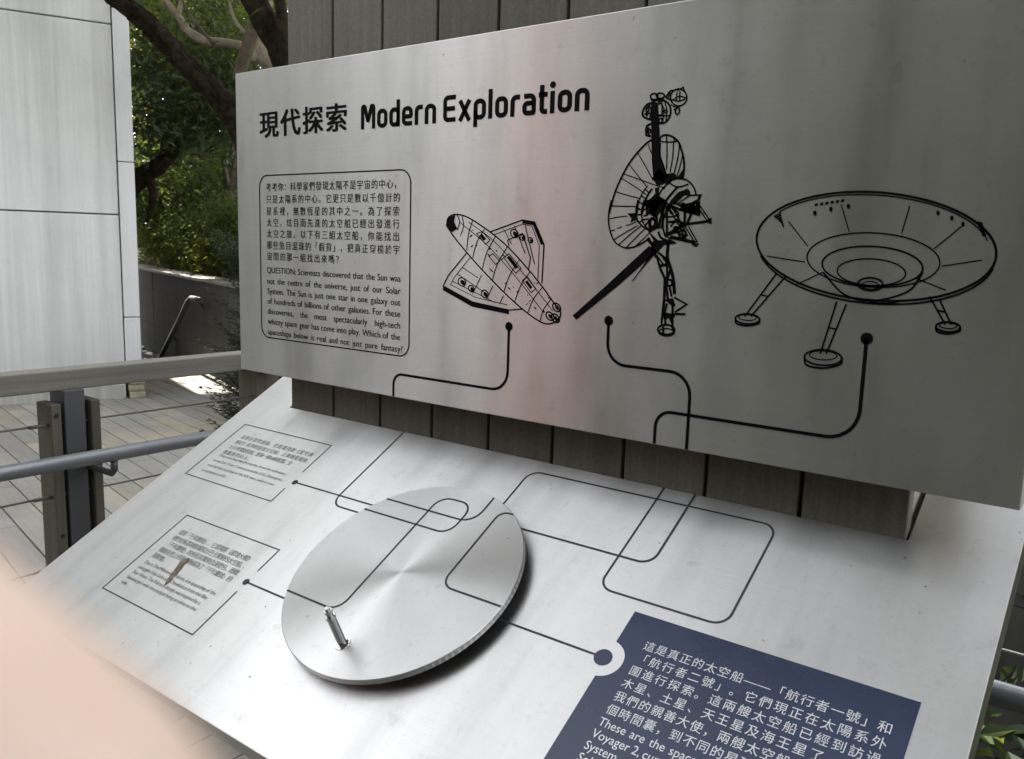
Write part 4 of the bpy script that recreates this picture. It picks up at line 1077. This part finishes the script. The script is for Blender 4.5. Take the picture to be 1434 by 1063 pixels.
# dark tree whose low branch shows between pier and limb
tD = thing('dark_tree', 'dark tree with a crooked low branch between the white pier and the sign', 'tree', tuple(deep(150, 345, 9.4)*np.array([1, 1, 0])+Z*zt))
limb([(150, 340, 9.3), (168, 290, 9.2), (192, 250, 9.1), (215, 236, 9.0), (236, 218, 9.0), (252, 190, 9.0), (262, 150, 9.0)], [.12, .11, .10, .085, .075, .05, .03], tD, M_barkD, 'trunk', 12, 6, .008)
limb([(205, 240, 9.05), (214, 268, 9.1), (212, 292, 9.2), (206, 310, 9.3)], [.05, .045, .035, .02], tD, M_barkD)
foliage('crown', [deep(rng.uniform(196, 335), rng.uniform(95, 200), rng.uniform(8.8, 9.7)) for _ in range(40)]+[deep(rng.uniform(188, 230), rng.uniform(0, 200), rng.uniform(9.2, 10)) for _ in range(14)], 36, .20, .13, M_leafD, tD)
# trees on the slope
def slope_tree(px, d, h, label, mat, bark, clumps, rx, lean=0, size=.11, name='broadleaf_tree', trunk_r=.10, cz=.68, per=34, spread=.24):
    b = deep(px, 345, d); b = b+Vv*max(0, .9-float((b-w1) @ Vv)); b[2] = hillz(b)
    top = b+np.array([lean, 0, h*.8])
    return tree(name, label, (b[0], b[1], b[2]-.1), [b-Z*.1, b+Z*h*.3+np.array([lean*.15, .1, 0]), b+Z*h*.55+np.array([lean*.5, -.1, 0]), top], [trunk_r, trunk_r*.8, trunk_r*.6, trunk_r*.3],
                [(b+Z*h*cz+np.array([lean*.6, 0, 0]), (rx, rx, h*.36), clumps)], mat, bark, TG, per, spread, size)
slope_tree(214, 13.6, 5.2, 'dark broadleaf tree close behind the wall, next to the white corner pier', M_leafD, M_barkM, 70, 1.1, .2, .12)
slope_tree(312, 11.6, 4.8, 'broadleaf tree with a straight brown trunk showing above the right end of the wall', M_leafM, M_barkM, 80, 1.5, -.1, .12, trunk_r=.13, cz=.80)
slope_tree(286, 13.8, 5.2, 'yellow-green tree in the middle of the slope, lit from behind', M_leafY, M_barkM, 110, 1.8, .1, .13, cz=.62)
slope_tree(296, 15.6, 6.8, 'tall mid green tree rising in the middle of the slope', M_leafM, M_barkM, 120, 2.0, .3, .14)
slope_tree(345, 14.5, 6.8, 'tall dark tree at the right of the slope, half behind the sign', M_leafD, M_barkD, 120, 1.9, -.3, .14)
slope_tree(240, 17.5, 8.0, 'tall pale green tree high at the back of the slope', M_leafY, M_barkM, 150, 2.6, 0, .17, cz=.6)
slope_tree(300, 19, 8.5, 'broad dark tree at the very back of the slope', M_leafD, M_barkM, 170, 2.8, 0, .18, cz=.55)
slope_tree(120, 19, 9, 'far dark tree hidden mostly by the pale building', M_leafD, M_barkM, 90, 2.6, 0, .2, cz=.55, per=24)
slope_tree(400, 20, 9, 'far green tree hidden mostly by the upright sign', M_leafM, M_barkM, 110, 2.8, 0, .2, cz=.55, per=24)
slope_tree(480, 15, 8, 'green tree hidden behind the upright sign', M_leafM, M_barkM, 80, 2.2, 0, .18, cz=.6, per=24)
for px, d, h, lb in ((196, 12.6, 2.3, 'leafy bush right behind the white corner pier'), (170, 21, 3.2, 'low dense bush at the left of the far slope'), (215, 19, 3.0, 'low dense bush left of centre on the far slope'), (262, 20, 3.2, 'low dense bush in the centre of the far slope'), (308, 19, 3.0, 'low dense bush right of centre on the far slope'), (350, 20, 3.4, 'low dense bush at the right of the far slope'), (235, 14.5, 1.9, 'waist-high bush halfway up the slope on the left'), (290, 14.8, 1.9, 'waist-high bush halfway up the slope on the right'), (335, 13.0, 1.7, 'dark bush halfway up the slope by the sign edge')):
    slope_tree(px, d, h, lb, random.choice((M_leafD, M_leafM)), M_barkM, 110, 1.7, 0, .12, 'dense_bush', .05, .5, 36, .26)
slope_tree(196, 18.5, 8.0, 'tall dark tree at the back of the slope nearest the pier', M_leafD, M_barkD, 190, 1.9, 0, .17, cz=.5)
slope_tree(222, 20.5, 9.0, 'tallest mid green tree far back at the left of the slope', M_leafM, M_barkM, 130, 2.2, 0, .18, cz=.5)
slope_tree(176, 15.5, 4.0, 'mid green tree low behind the white corner pier', M_leafM, M_barkM, 110, 1.3, 0, .14, cz=.5)
# thin saplings whose stems show
for px, d, top, lb in ((258, 12.6, 250, 'thin bare-stemmed sapling in the middle of the slope'), (290, 12.2, 230, 'thin forked sapling left of the straight brown trunk'), (326, 11.2, 220, 'thin leaning sapling at the edge of the sign')):
    b = deep(px, 345, d); b[2] = hillz(b); t = thing('sapling', lb, 'tree', (b[0], b[1], b[2]), 'saplings on the slope')
    e = deep(px-14, top, d-.2); tube('trunk', smooth_path([b, (b+e)/2+np.array([.12, 0, 0]), e]), .028, M_barkM, t, 8)
    m_ = (b*.4+e*.6)
    for k in range(4): q = m_+np.array([rng.uniform(-.6, .6), rng.uniform(-.3, .3), rng.uniform(.1, .8)]); tube('limb', smooth_path([b*.5+e*.5, (m_+q)/2, q]), .011, M_barkM, t, 6)
    foliage('crown', [e+rng.normal(0, .35, 3) for _ in range(16)], 26, .16, .09, M_leafY if px == 290 else M_leafM, t)
# shrubs along the wall
SG = 'shrubs along the top of the retaining wall'
def shrub(px, d, h, rx, label, mat, clumps, size=.07, per=40, spread=.13, name='shrub', **kw):
    b = deep(px, 345, d); b = b+Vv*max(0, rx*.75+.30-float((b-w1) @ Vv)); b[2] = hillz(b); t = thing(name, label, 'shrub', (b[0], b[1], b[2]), SG)
    for k in range(5): q = b+np.array([rng.uniform(-.5, .5)*rx, rng.uniform(-.5, .5)*rx, h*.7]); tube('stem', smooth_path([b, (b+q)/2+rng.normal(0, .04, 3), q]), .012, M_barkM, t, 6)
    foliage('foliage', blob_centres(b+Z*h*.5, (rx, rx, h*.5), clumps, .3), per, spread, size, mat, t, **kw)
shrub(205, 10.4, 1.0, .7, 'feathery light green shrub beside the white corner pier', M_leafB, 50, .085, 60, .16, aspect=.12, droop=.5)
shrub(228, 11.2, 1.4, .8, 'taller feathery shrub a little behind the one beside the pier', M_leafB, 50, .09, 60, .18, aspect=.12, droop=.5)
shrub(222, 9.6, .55, .6, 'low dull green shrub leaning over the left end of the wall', M_leafM, 34)
shrub(262, 9.2, .60, .55, 'low dark shrub over the middle of the wall', M_leafD, 34)
shrub(300, 8.7, .85, .55, 'bright glossy shrub hanging over the wall by the sign', M_leafM, 46, .08)
shrub(335, 8.5, .95, .6, 'tall bright glossy shrub at the wall, cut off by the sign edge', M_leafM, 46, .08)
shrub(278, 9.8, .9, .6, 'dark green shrub behind the middle of the wall top', M_leafD, 40)
shrub(375, 8.3, .9, .7, 'green shrub on the wall behind the sign', M_leafM, 30)
HM = [M_leafM, M_leafM, M_leafB, M_leafD, M_leafY]
HL = ['leafy hedge bush at the wall top', 'rounded green hedge bush', 'soft feathery hedge bush', 'dark hedge bush', 'yellow-green hedge bush']
PL_ = ['at the far left behind the pier', 'left of the pier edge', 'just right of the pier', 'above the left third of the wall', 'left of the handrail', 'above the handrail top', 'right of the handrail', 'above the right third of the wall', 'near the sign edge', 'touching the sign edge', 'behind the left of the sign', 'farther behind the sign', 'last in the row behind the sign']
for i in range(13):
    b = w1+U*(-4.6+i*.52)+Vv*(.62+.12*sin(i*2.3)); b[2] = zt-.02; mi = [4, 2, 2, 4, 2, 1, 4, 4, 2, 4, 4, 0, 3][i]
    t = thing('hedge_bush', HL[mi]+' '+PL_[i], 'bush', tuple(b), 'hedge bushes behind the coping'); hh_ = .62+.22*sin(i*1.7)+.2*(i > 6)
    for k in range(4): q = b+np.array([rng.uniform(-.2, .2), rng.uniform(-.1, .2), hh_*.8]); tube('stem', smooth_path([b, (b+q)/2, q]), .010, M_barkM, t, 6)
    foliage('foliage', blob_centres(b+Z*hh_*.5, (.46, .36, hh_*.55), 40, .2), 34, .10, .075 if mi != 2 else .085, HM[mi], t, aspect=.42 if mi != 2 else .13)
gv = [w1+U*rng.uniform(-5, 5)+Vv*rng.uniform(.4, 9) for _ in range(800)]
for q in gv: q[2] = hillz(q)+.06
props(foliage('ground_cover', gv, 22, .16, .08, M_leafM, None), 'mixed low green ground cover and fallen leaves on the slope above the wall', 'ground cover', kind='stuff')

# ------------------------------------------------------------------ dark conifer by the railing corner
cb = deep(345, 470, 3.9); cb[2] = -.05
cf = thing('conifer_shrub', 'small dark conifer with needle sprays between the railing corner and the sign', 'shrub', tuple(cb))
tube('stem', smooth_path([cb, cb+np.array([.02, .02, .5]), cb+np.array([0, .05, 1.45])]), .022, M_barkD, cf, 8)
NV = []
for i in range(150):
    hgt = rng.uniform(.25, 1.5); az = rng.uniform(0, 2*pi); L_ = rng.uniform(.10, .27)*(1.25-.55*hgt/1.5)
    s = cb+np.array([0, .03, hgt]); dirv = np.array([cos(az), sin(az), rng.uniform(.0, .5)]); dirv /= np.linalg.norm(dirv)
    for j in range(9):
        f_ = (j+1)/9; q = s+dirv*L_*f_+Z*.08*f_*f_
        for sd_ in (-1, 1):
            side = np.cross(dirv, Z)*sd_; tip = dirv*.55+side*.9+Z*rng.uniform(-.1, .5); tip /= np.linalg.norm(tip); l2 = .085*(1.15-f_)*rng.uniform(.7, 1.2)+.015
            for kk in range(5):
                w0 = q+tip*l2*kk/5; nl = .016
                for s3 in (-1, 1):
                    nd = tip*.6+np.cross(tip, Z+rng.normal(0, .5, 3))*s3; nd /= np.linalg.norm(nd); pd = np.cross(nd, rng.normal(0, 1, 3)); pd /= np.linalg.norm(pd)
                    NV += [w0-pd*.0023, w0+pd*.0023, w0+nd*nl]
            NV += [q, q+np.array([0, 0, .003]), q+tip*l2]
    NV += [s, s+np.array([0, 0, .006]), s+dirv*L_]
quadsmesh('needles', np.array(NV), 3, M_conifer, cf)

# ------------------------------------------------------------------ bed plants to the right of the desk
BG = 'broad-leaved plants in the bed behind the handrail'
def broadleaf(base, h, nl, size, label, mat):
    t = thing('bed_plant', label, 'plant', tuple(base), BG)
    for s_ in range(4):
        e = base+np.array([rng.uniform(-.16, .16), rng.uniform(-.16, .16), h*rng.uniform(.7, 1)]); P = smooth_path([base, (base+e)/2+rng.normal(0, .03, 3), e], 4)
        tube('stem', P, .0035, M_barkM, t, 6)
    foliage('foliage', [base+Z*h*rng.uniform(.25, 1)+rng.normal(0, .12, 3)*np.array([1, 1, .3]) for _ in range(nl)], 5, .05, size, mat, t, aspect=.5, droop=.1)
for x, y, h, nl, sz, lb, mt in ((.05, 2.10, .62, 34, .085, 'glossy dark green plant above the handrail at the right edge', M_leafD), (.22, 1.98, .50, 34, .09, 'mid green plant just right of the desk edge', M_leafM), (-.05, 2.35, .45, 30, .08, 'dark plant deep behind the desk corner', M_leafD),
    (.35, 2.4, .7, 34, .09, 'large-leaved plant at the far right of the bed', M_leafD), (.10, 1.78, .30, 16, .085, 'small bright sprig below the round handrail', M_leafM), (-.3, 2.2, .5, 30, .08, 'green plant hidden behind the steel desk', M_leafM),
    (.5, 2.0, .5, 30, .09, 'green plant out to the right of the bed', M_leafM), (.15, 2.75, .8, 36, .1, 'tall dark plant at the back of the bed', M_leafD), (.6, 2.9, .9, 36, .1, 'tall dark plant at the back corner of the bed', M_leafD), (-.25, 2.9, .9, 36, .1, 'tall dark plant behind the cladding column', M_leafD)):
    broadleaf(np.array([x, y, -.05]), h, nl, sz, lb, mt)
lit = [np.array([rng.uniform(-1.2, 2.2), rng.uniform(1.62, 4.6), -.035]) for _ in range(420)]
props(foliage('leaf_litter', lit, 8, .05, .07, simple('dead_leaves', (.16, .11, .07), .9, 0, None, 0, .4, 20), None, droop=0, aspect=.5), 'dry fallen leaves covering the soil of the bed', 'leaf litter', kind='stuff')
for i in range(6):
    x = -2+i*1.1; b = np.array([x, 4.4+.3*sin(i*2.1), -.05])
    tree('hedge_tree', ['bushy tree behind the bed, hidden by the sign', 'second bushy tree behind the bed', 'third bushy tree behind the bed', 'fourth bushy tree behind the bed', 'fifth bushy tree behind the bed', 'rightmost bushy tree behind the bed'][i], tuple(b),
         [b, b+Z*.8, b+Z*1.6], [.05, .04, .02], [(b+Z*1.1, (.7, .6, .9), 40)], M_leafD, M_barkM, 'bushy trees behind the bed', 24, .2, .12, 2)

# ------------------------------------------------------------------ what the steel mirrors: unseen trees behind the viewer, plus an added dark block and red stand-in
RG = 'trees behind the viewer'
backdrop_block = thing('backdrop_block', 'unseen dark boarded block added behind the viewer to darken the reflection in the steel sign', 'building', (2.5, -6.2, 0))  # unseen block added to darken what the sign mirrors
aabb('back_wall', (-4.2, -9, 0), (9.5, -6.2, 8.0), M_plank, backdrop_block, .01)
aabb('eave', (-4.6, -9, 8.0), (9.9, -5.4, 8.2), M_paint, backdrop_block, .01)
for k in range(9): aabb('window', (-3.6+k*1.45, -6.21, 1.0), (-2.6+k*1.45, -6.15, 2.6), M_black, backdrop_block, .005)
for k in range(36): aabb('cladding_batten', (-4.15+k*.38, -6.19, 2.75), (-4.08+k*.38, -6.14, 6.5), M_plank, backdrop_block)
for i, (x, y, h, mt, lb) in enumerate(((-9, -10, 5, M_leafM, 'green tree far behind the viewer to the left'), (-5.5, -8.5, 6.5, M_leafD, 'dark tree behind the viewer, left of the red cloth'), (-2.4, -4.9, 6.0, M_leafM, 'green tree straight behind the viewer'),
                                       (1.6, -4.6, 6.4, M_leafD, 'dark tree behind the viewer to the right'), (4.6, -3.4, 6.5, M_leafD, 'green tree to the right of the viewer'), (8, -4, 6.5, M_leafD, 'dark tree far right of the deck'), (8.5, 1.5, 6, M_leafM, 'green tree right of the display'))):
    b = np.array([x, y, 0.0])
    tree('broadleaf_tree', lb, tuple(b), [b, b+Z*h*.3, b+Z*h*.6, b+Z*h*.8], [.14, .12, .08, .04], [(b+Z*h*.52, (2.3, 2.0, h*.50), 170)], mt, M_barkM, RG, 22, .40, .30, 4)
b = np.array([2.6, 3.4, 0.0])  # unseen tree, crown placed to streak and dim the desk reflection
tO = tree('overhanging_tree', 'unseen tree added over the display from the right, mirrored as soft streaks in the desk', tuple(b), [b, b+np.array([-.1, -.1, 1.8]), b+np.array([-.6, -.5, 3.4]), b+np.array([-1.6, -1.2, 4.8])], [.16, .14, .11, .07],
     [((-.6, 1.2, 5.0), (1.9, 1.5, .5), 110), ((-3.1, 1.1, 5.3), (1.6, 1.5, .5), 110), ((1.6, 2.0, 4.9), (1.3, 1.2, .8), 40)], M_leafD, M_barkM, None, 26, .2, .13, 9)
M_red = simple('red_cloth', (.85, .13, .03), .7, 0, 40, .2, .1, 6)
bn = thing('red_stand_in', 'tall red cloth added in place of an unknown red thing, mirrored as a red streak in the sign', 'red_stand_in', (-2.45, -1.35, 0))  # made-up object that gives the sign its red streak
aabb('stand_in_cloth', (-2.62, -1.37, .25), (-2.28, -1.355, 2.7), M_red, bn, .002)
tube('stand_in_pole', [(-2.44, -1.39, 0), (-2.44, -1.39, 2.75)], .014, M_paint, bn, 10); aabb('stand_in_foot', (-2.65, -1.55, 0), (-2.23, -1.2, .02), M_paint, bn, .004)

# ------------------------------------------------------------------ the photographer
m, n, l, p = newmat('skin'); M_skin = m
v = pos(n, l); f = noise(n, l, v, 220, 3)
l.new(ramp(n, l, f, [(.3, (.73, .54, .44, 1)), (.7, (.81, .62, .51, 1))]).outputs[0], p.inputs['Base Color']); p.inputs['Roughness'].default_value = .5
p.inputs['Subsurface Weight'].default_value = .25; p.inputs['Subsurface Radius'].default_value = (.012, .005, .003); p.inputs['Subsurface Scale'].default_value = .6
bump(n, l, noise(n, l, v, 900, 2), p, .15, .0004)
M_jacket = simple('charcoal_jacket', (.035, .037, .042), .8, 0, 90, .3, .2, 8)
M_trouser = simple('dark_trousers', (.025, .028, .04), .85, 0, 90, .3, .2, 8)
M_hair = simple('black_hair', (.012, .010, .009), .5, 0, 300, .6)
def camp(x, y, z): return CAM+RT*x+UP*y+fw*z            # metres right, up, ahead of the lens
fh = np.array([sin(yaw), cos(yaw), 0]); rh = np.array([cos(yaw), -sin(yaw), 0]) 
rh = np.array([fh[1], -fh[0], 0])
PC = -fh*.42+rh*.03
def bp(r_, f_, z_): return PC+rh*r_+fh*f_+Z*z_
def skin(name, nodes, edges, mat, parent, sub=2, root=0):
    V = [np.array(q[0], float) for q in nodes]; org = np.array(wloc(parent)) if parent is not None else np.array([V[0][0], V[0][1], 0])
    me = bpy.data.meshes.new(name); me.from_pydata([(q-org).tolist() for q in V], edges, []); o = bpy.data.objects.new(name, me); C.objects.link(o)
    sk = o.modifiers.new('s', 'SKIN'); sk.use_smooth_shade = True
    for i, q in enumerate(nodes):
        r_ = q[1]; me.skin_vertices[0].data[i].radius = (r_, r_) if np.isscalar(r_) else r_
        me.skin_vertices[0].data[i].use_root = (i == root)
    sb = o.modifiers.new('b', 'SUBSURF'); sb.levels = sub; sb.render_levels = sub
    dg = bpy.context.evaluated_depsgraph_get(); m2 = bpy.data.meshes.new_from_object(o.evaluated_get(dg)); bpy.data.objects.remove(o)
    m2.name = name; m2.materials.clear(); m2.materials.append(mat); m2.polygons.foreach_set('use_smooth', [True]*len(m2.polygons))
    o = bpy.data.objects.new(name, m2); C.objects.link(o)
    if parent is not None: o.parent = parent
    else: o.location = org.tolist()
    return o
# index finger just in front of the lens (its near edge is the blurred skin in the corner)
def fin(px, py, z): return CAM+ray(px, py)*z
ax2 = np.array([.797, .604])
fc = np.array([-108, 1275.]); ZD = .0245
f0 = fin(*(fc+ax2*420), ZD); f1 = fin(*(fc+ax2*0), ZD); f2 = fin(*(fc-ax2*800), ZD+.001); f3 = fin(*(fc-ax2*1750), ZD-.004)
f4 = camp(-.088, -.004, .012)
palm = camp(-.105, -.035, -.018); wrist = camp(-.115, -.085, -.055)
elbow = bp(-.30, .10, 1.02); shl = bp(-.19, .0, 1.37)
nodes = [(bp(0, 0, .98), (.145, .105)), (bp(0, 0, 1.12), (.135, .10)), (bp(0, 0, 1.28), (.155, .105)), (bp(0, -.01, 1.38), (.12, .085)), (bp(0, 0, 1.46), .052), (bp(0, .015, 1.52), .060), (bp(0, .03, 1.60), (.082, .092)), (bp(0, .02, 1.68), (.078, .088)),
         (bp(-.09, 0, .88), .095), (bp(-.11, .01, .48), .062), (bp(-.12, -.02, .09), .042), (bp(-.12, .12, .04), .04),
         (bp(.09, 0, .88), .095), (bp(.11, .01, .48), .062), (bp(.12, -.02, .09), .042), (bp(.12, .12, .04), .04),
         (shl, .062), (elbow, .045), (wrist, .029), (palm, (.036, .020)),
         (bp(.19, 0, 1.37), .062), (bp(.30, .10, 1.02), .045), (camp(.115, -.09, -.055), .029), (camp(.10, -.04, -.018), (.036, .020))]
edges = [(0, 1), (1, 2), (2, 3), (3, 4), (4, 5), (5, 6), (6, 7), (0, 8), (8, 9), (9, 10), (10, 11), (0, 12), (12, 13), (13, 14), (14, 15), (3, 16), (16, 17), (17, 18), (18, 19), (3, 20), (20, 21), (21, 22), (22, 23)]
person = thing('person', 'photographer in a dark jacket whose blurred fingertip intrudes at the lower left', 'person', tuple(PC))
body = skin('body', nodes, edges, M_jacket, person)
body.data.materials.append(M_skin); body.data.materials.append(M_trouser)
co = np.array([v.co[:] for v in body.data.vertices])+np.array(wloc(person))
for pl in body.data.polygons:
    c_ = co[list(pl.vertices)].mean(0)
    if c_[2] > 1.50 and np.linalg.norm(c_[:2]-PC[:2]) < .15: pl.material_index = 1
    elif min(np.linalg.norm(c_-wrist), np.linalg.norm(c_-palm), np.linalg.norm(c_-nodes[22][0]), np.linalg.norm(c_-nodes[23][0])) < .05: pl.material_index = 1
    elif c_[2] < .93: pl.material_index = 2
# fingers
def finger(name, pts, r): return skin(name, [(q, r_) for q, r_ in zip(pts, r)], [(i, i+1) for i in range(len(pts)-1)], M_skin, person, 2)
finger('index_finger', [palm, f4, f3, f2, f1, f0], [.012, .0105, .0100, .0094, .0090, .0076])
for k, (oy, oz) in enumerate(((-.022, -.016), (-.042, -.018), (-.060, -.020))):
    finger('finger', [palm+UP*(oy*.5), camp(-.098, oy-.004, -.004), camp(-.080, oy-.006, -.001), camp(-.064, oy-.008, -.004), camp(-.052, oy-.009, -.006)], [.011, .0095, .009, .0082, .0068])
finger('thumb', [palm, camp(-.092, -.05, -.030), camp(-.070, -.055, -.024), camp(-.050, -.050, -.022)], [.013, .0115, .0105, .008])
for k, oy in enumerate((.0, -.022, -.042, -.060)):
    finger('finger', [nodes[23][0]+UP*(oy*.5), camp(.098, oy-.004, -.004), camp(.084, oy-.006, -.001), camp(.076, oy-.008, -.004), camp(.070, oy-.009, -.006)], [.011, .0095, .009, .0082, .0068])
finger('thumb', [nodes[23][0], camp(.092, -.05, -.030), camp(.070, -.055, -.024), camp(.050, -.050, -.022)], [.013, .0115, .0105, .008])
hc = bp(0, .02, 1.70)
hs_ = skin('hair', [(bp(0, -.045, 1.60), (.080, .062)), (bp(0, -.025, 1.67), (.090, .086)), (bp(0, .025, 1.70), (.080, .060))], [(0, 1), (1, 2)], M_hair, person)
for sx in (-1, 1):
    V, Fc = tube_vf([bp(sx*.03, .108, 1.615), bp(sx*.03, .116, 1.615)], [.011, .006], 10); mesh('eye', V, Fc, M_black, person, True)
    skin('ear', [(bp(sx*.078, .02, 1.59), .012), (bp(sx*.084, .015, 1.62), .015)], [(0, 1)], M_skin, person)
skin('nose', [(bp(0, .112, 1.61), .009), (bp(0, .130, 1.580), .013)], [(0, 1)], M_skin, person)
skin('mouth', [(bp(-.02, .108, 1.545), .006), (bp(0, .114, 1.545), .007), (bp(.02, .108, 1.545), .006)], [(0, 1), (1, 2)], simple('lips', (.45, .20, .16), .5), person)
ph = thing('smartphone', 'black smartphone held up by the photographer', 'phone', tuple(camp(0, 0, -.01)))
box('phone_case', camp(-.074, -.062, -.0125), RT*.148, UP*.074, fw*.008, M_black, ph, .003, 2)
box('phone_screen', camp(-.068, -.059, -.0130), RT*.136, UP*.068, fw*.0004, simple('phone_glass', (.02, .02, .022), .08), ph)
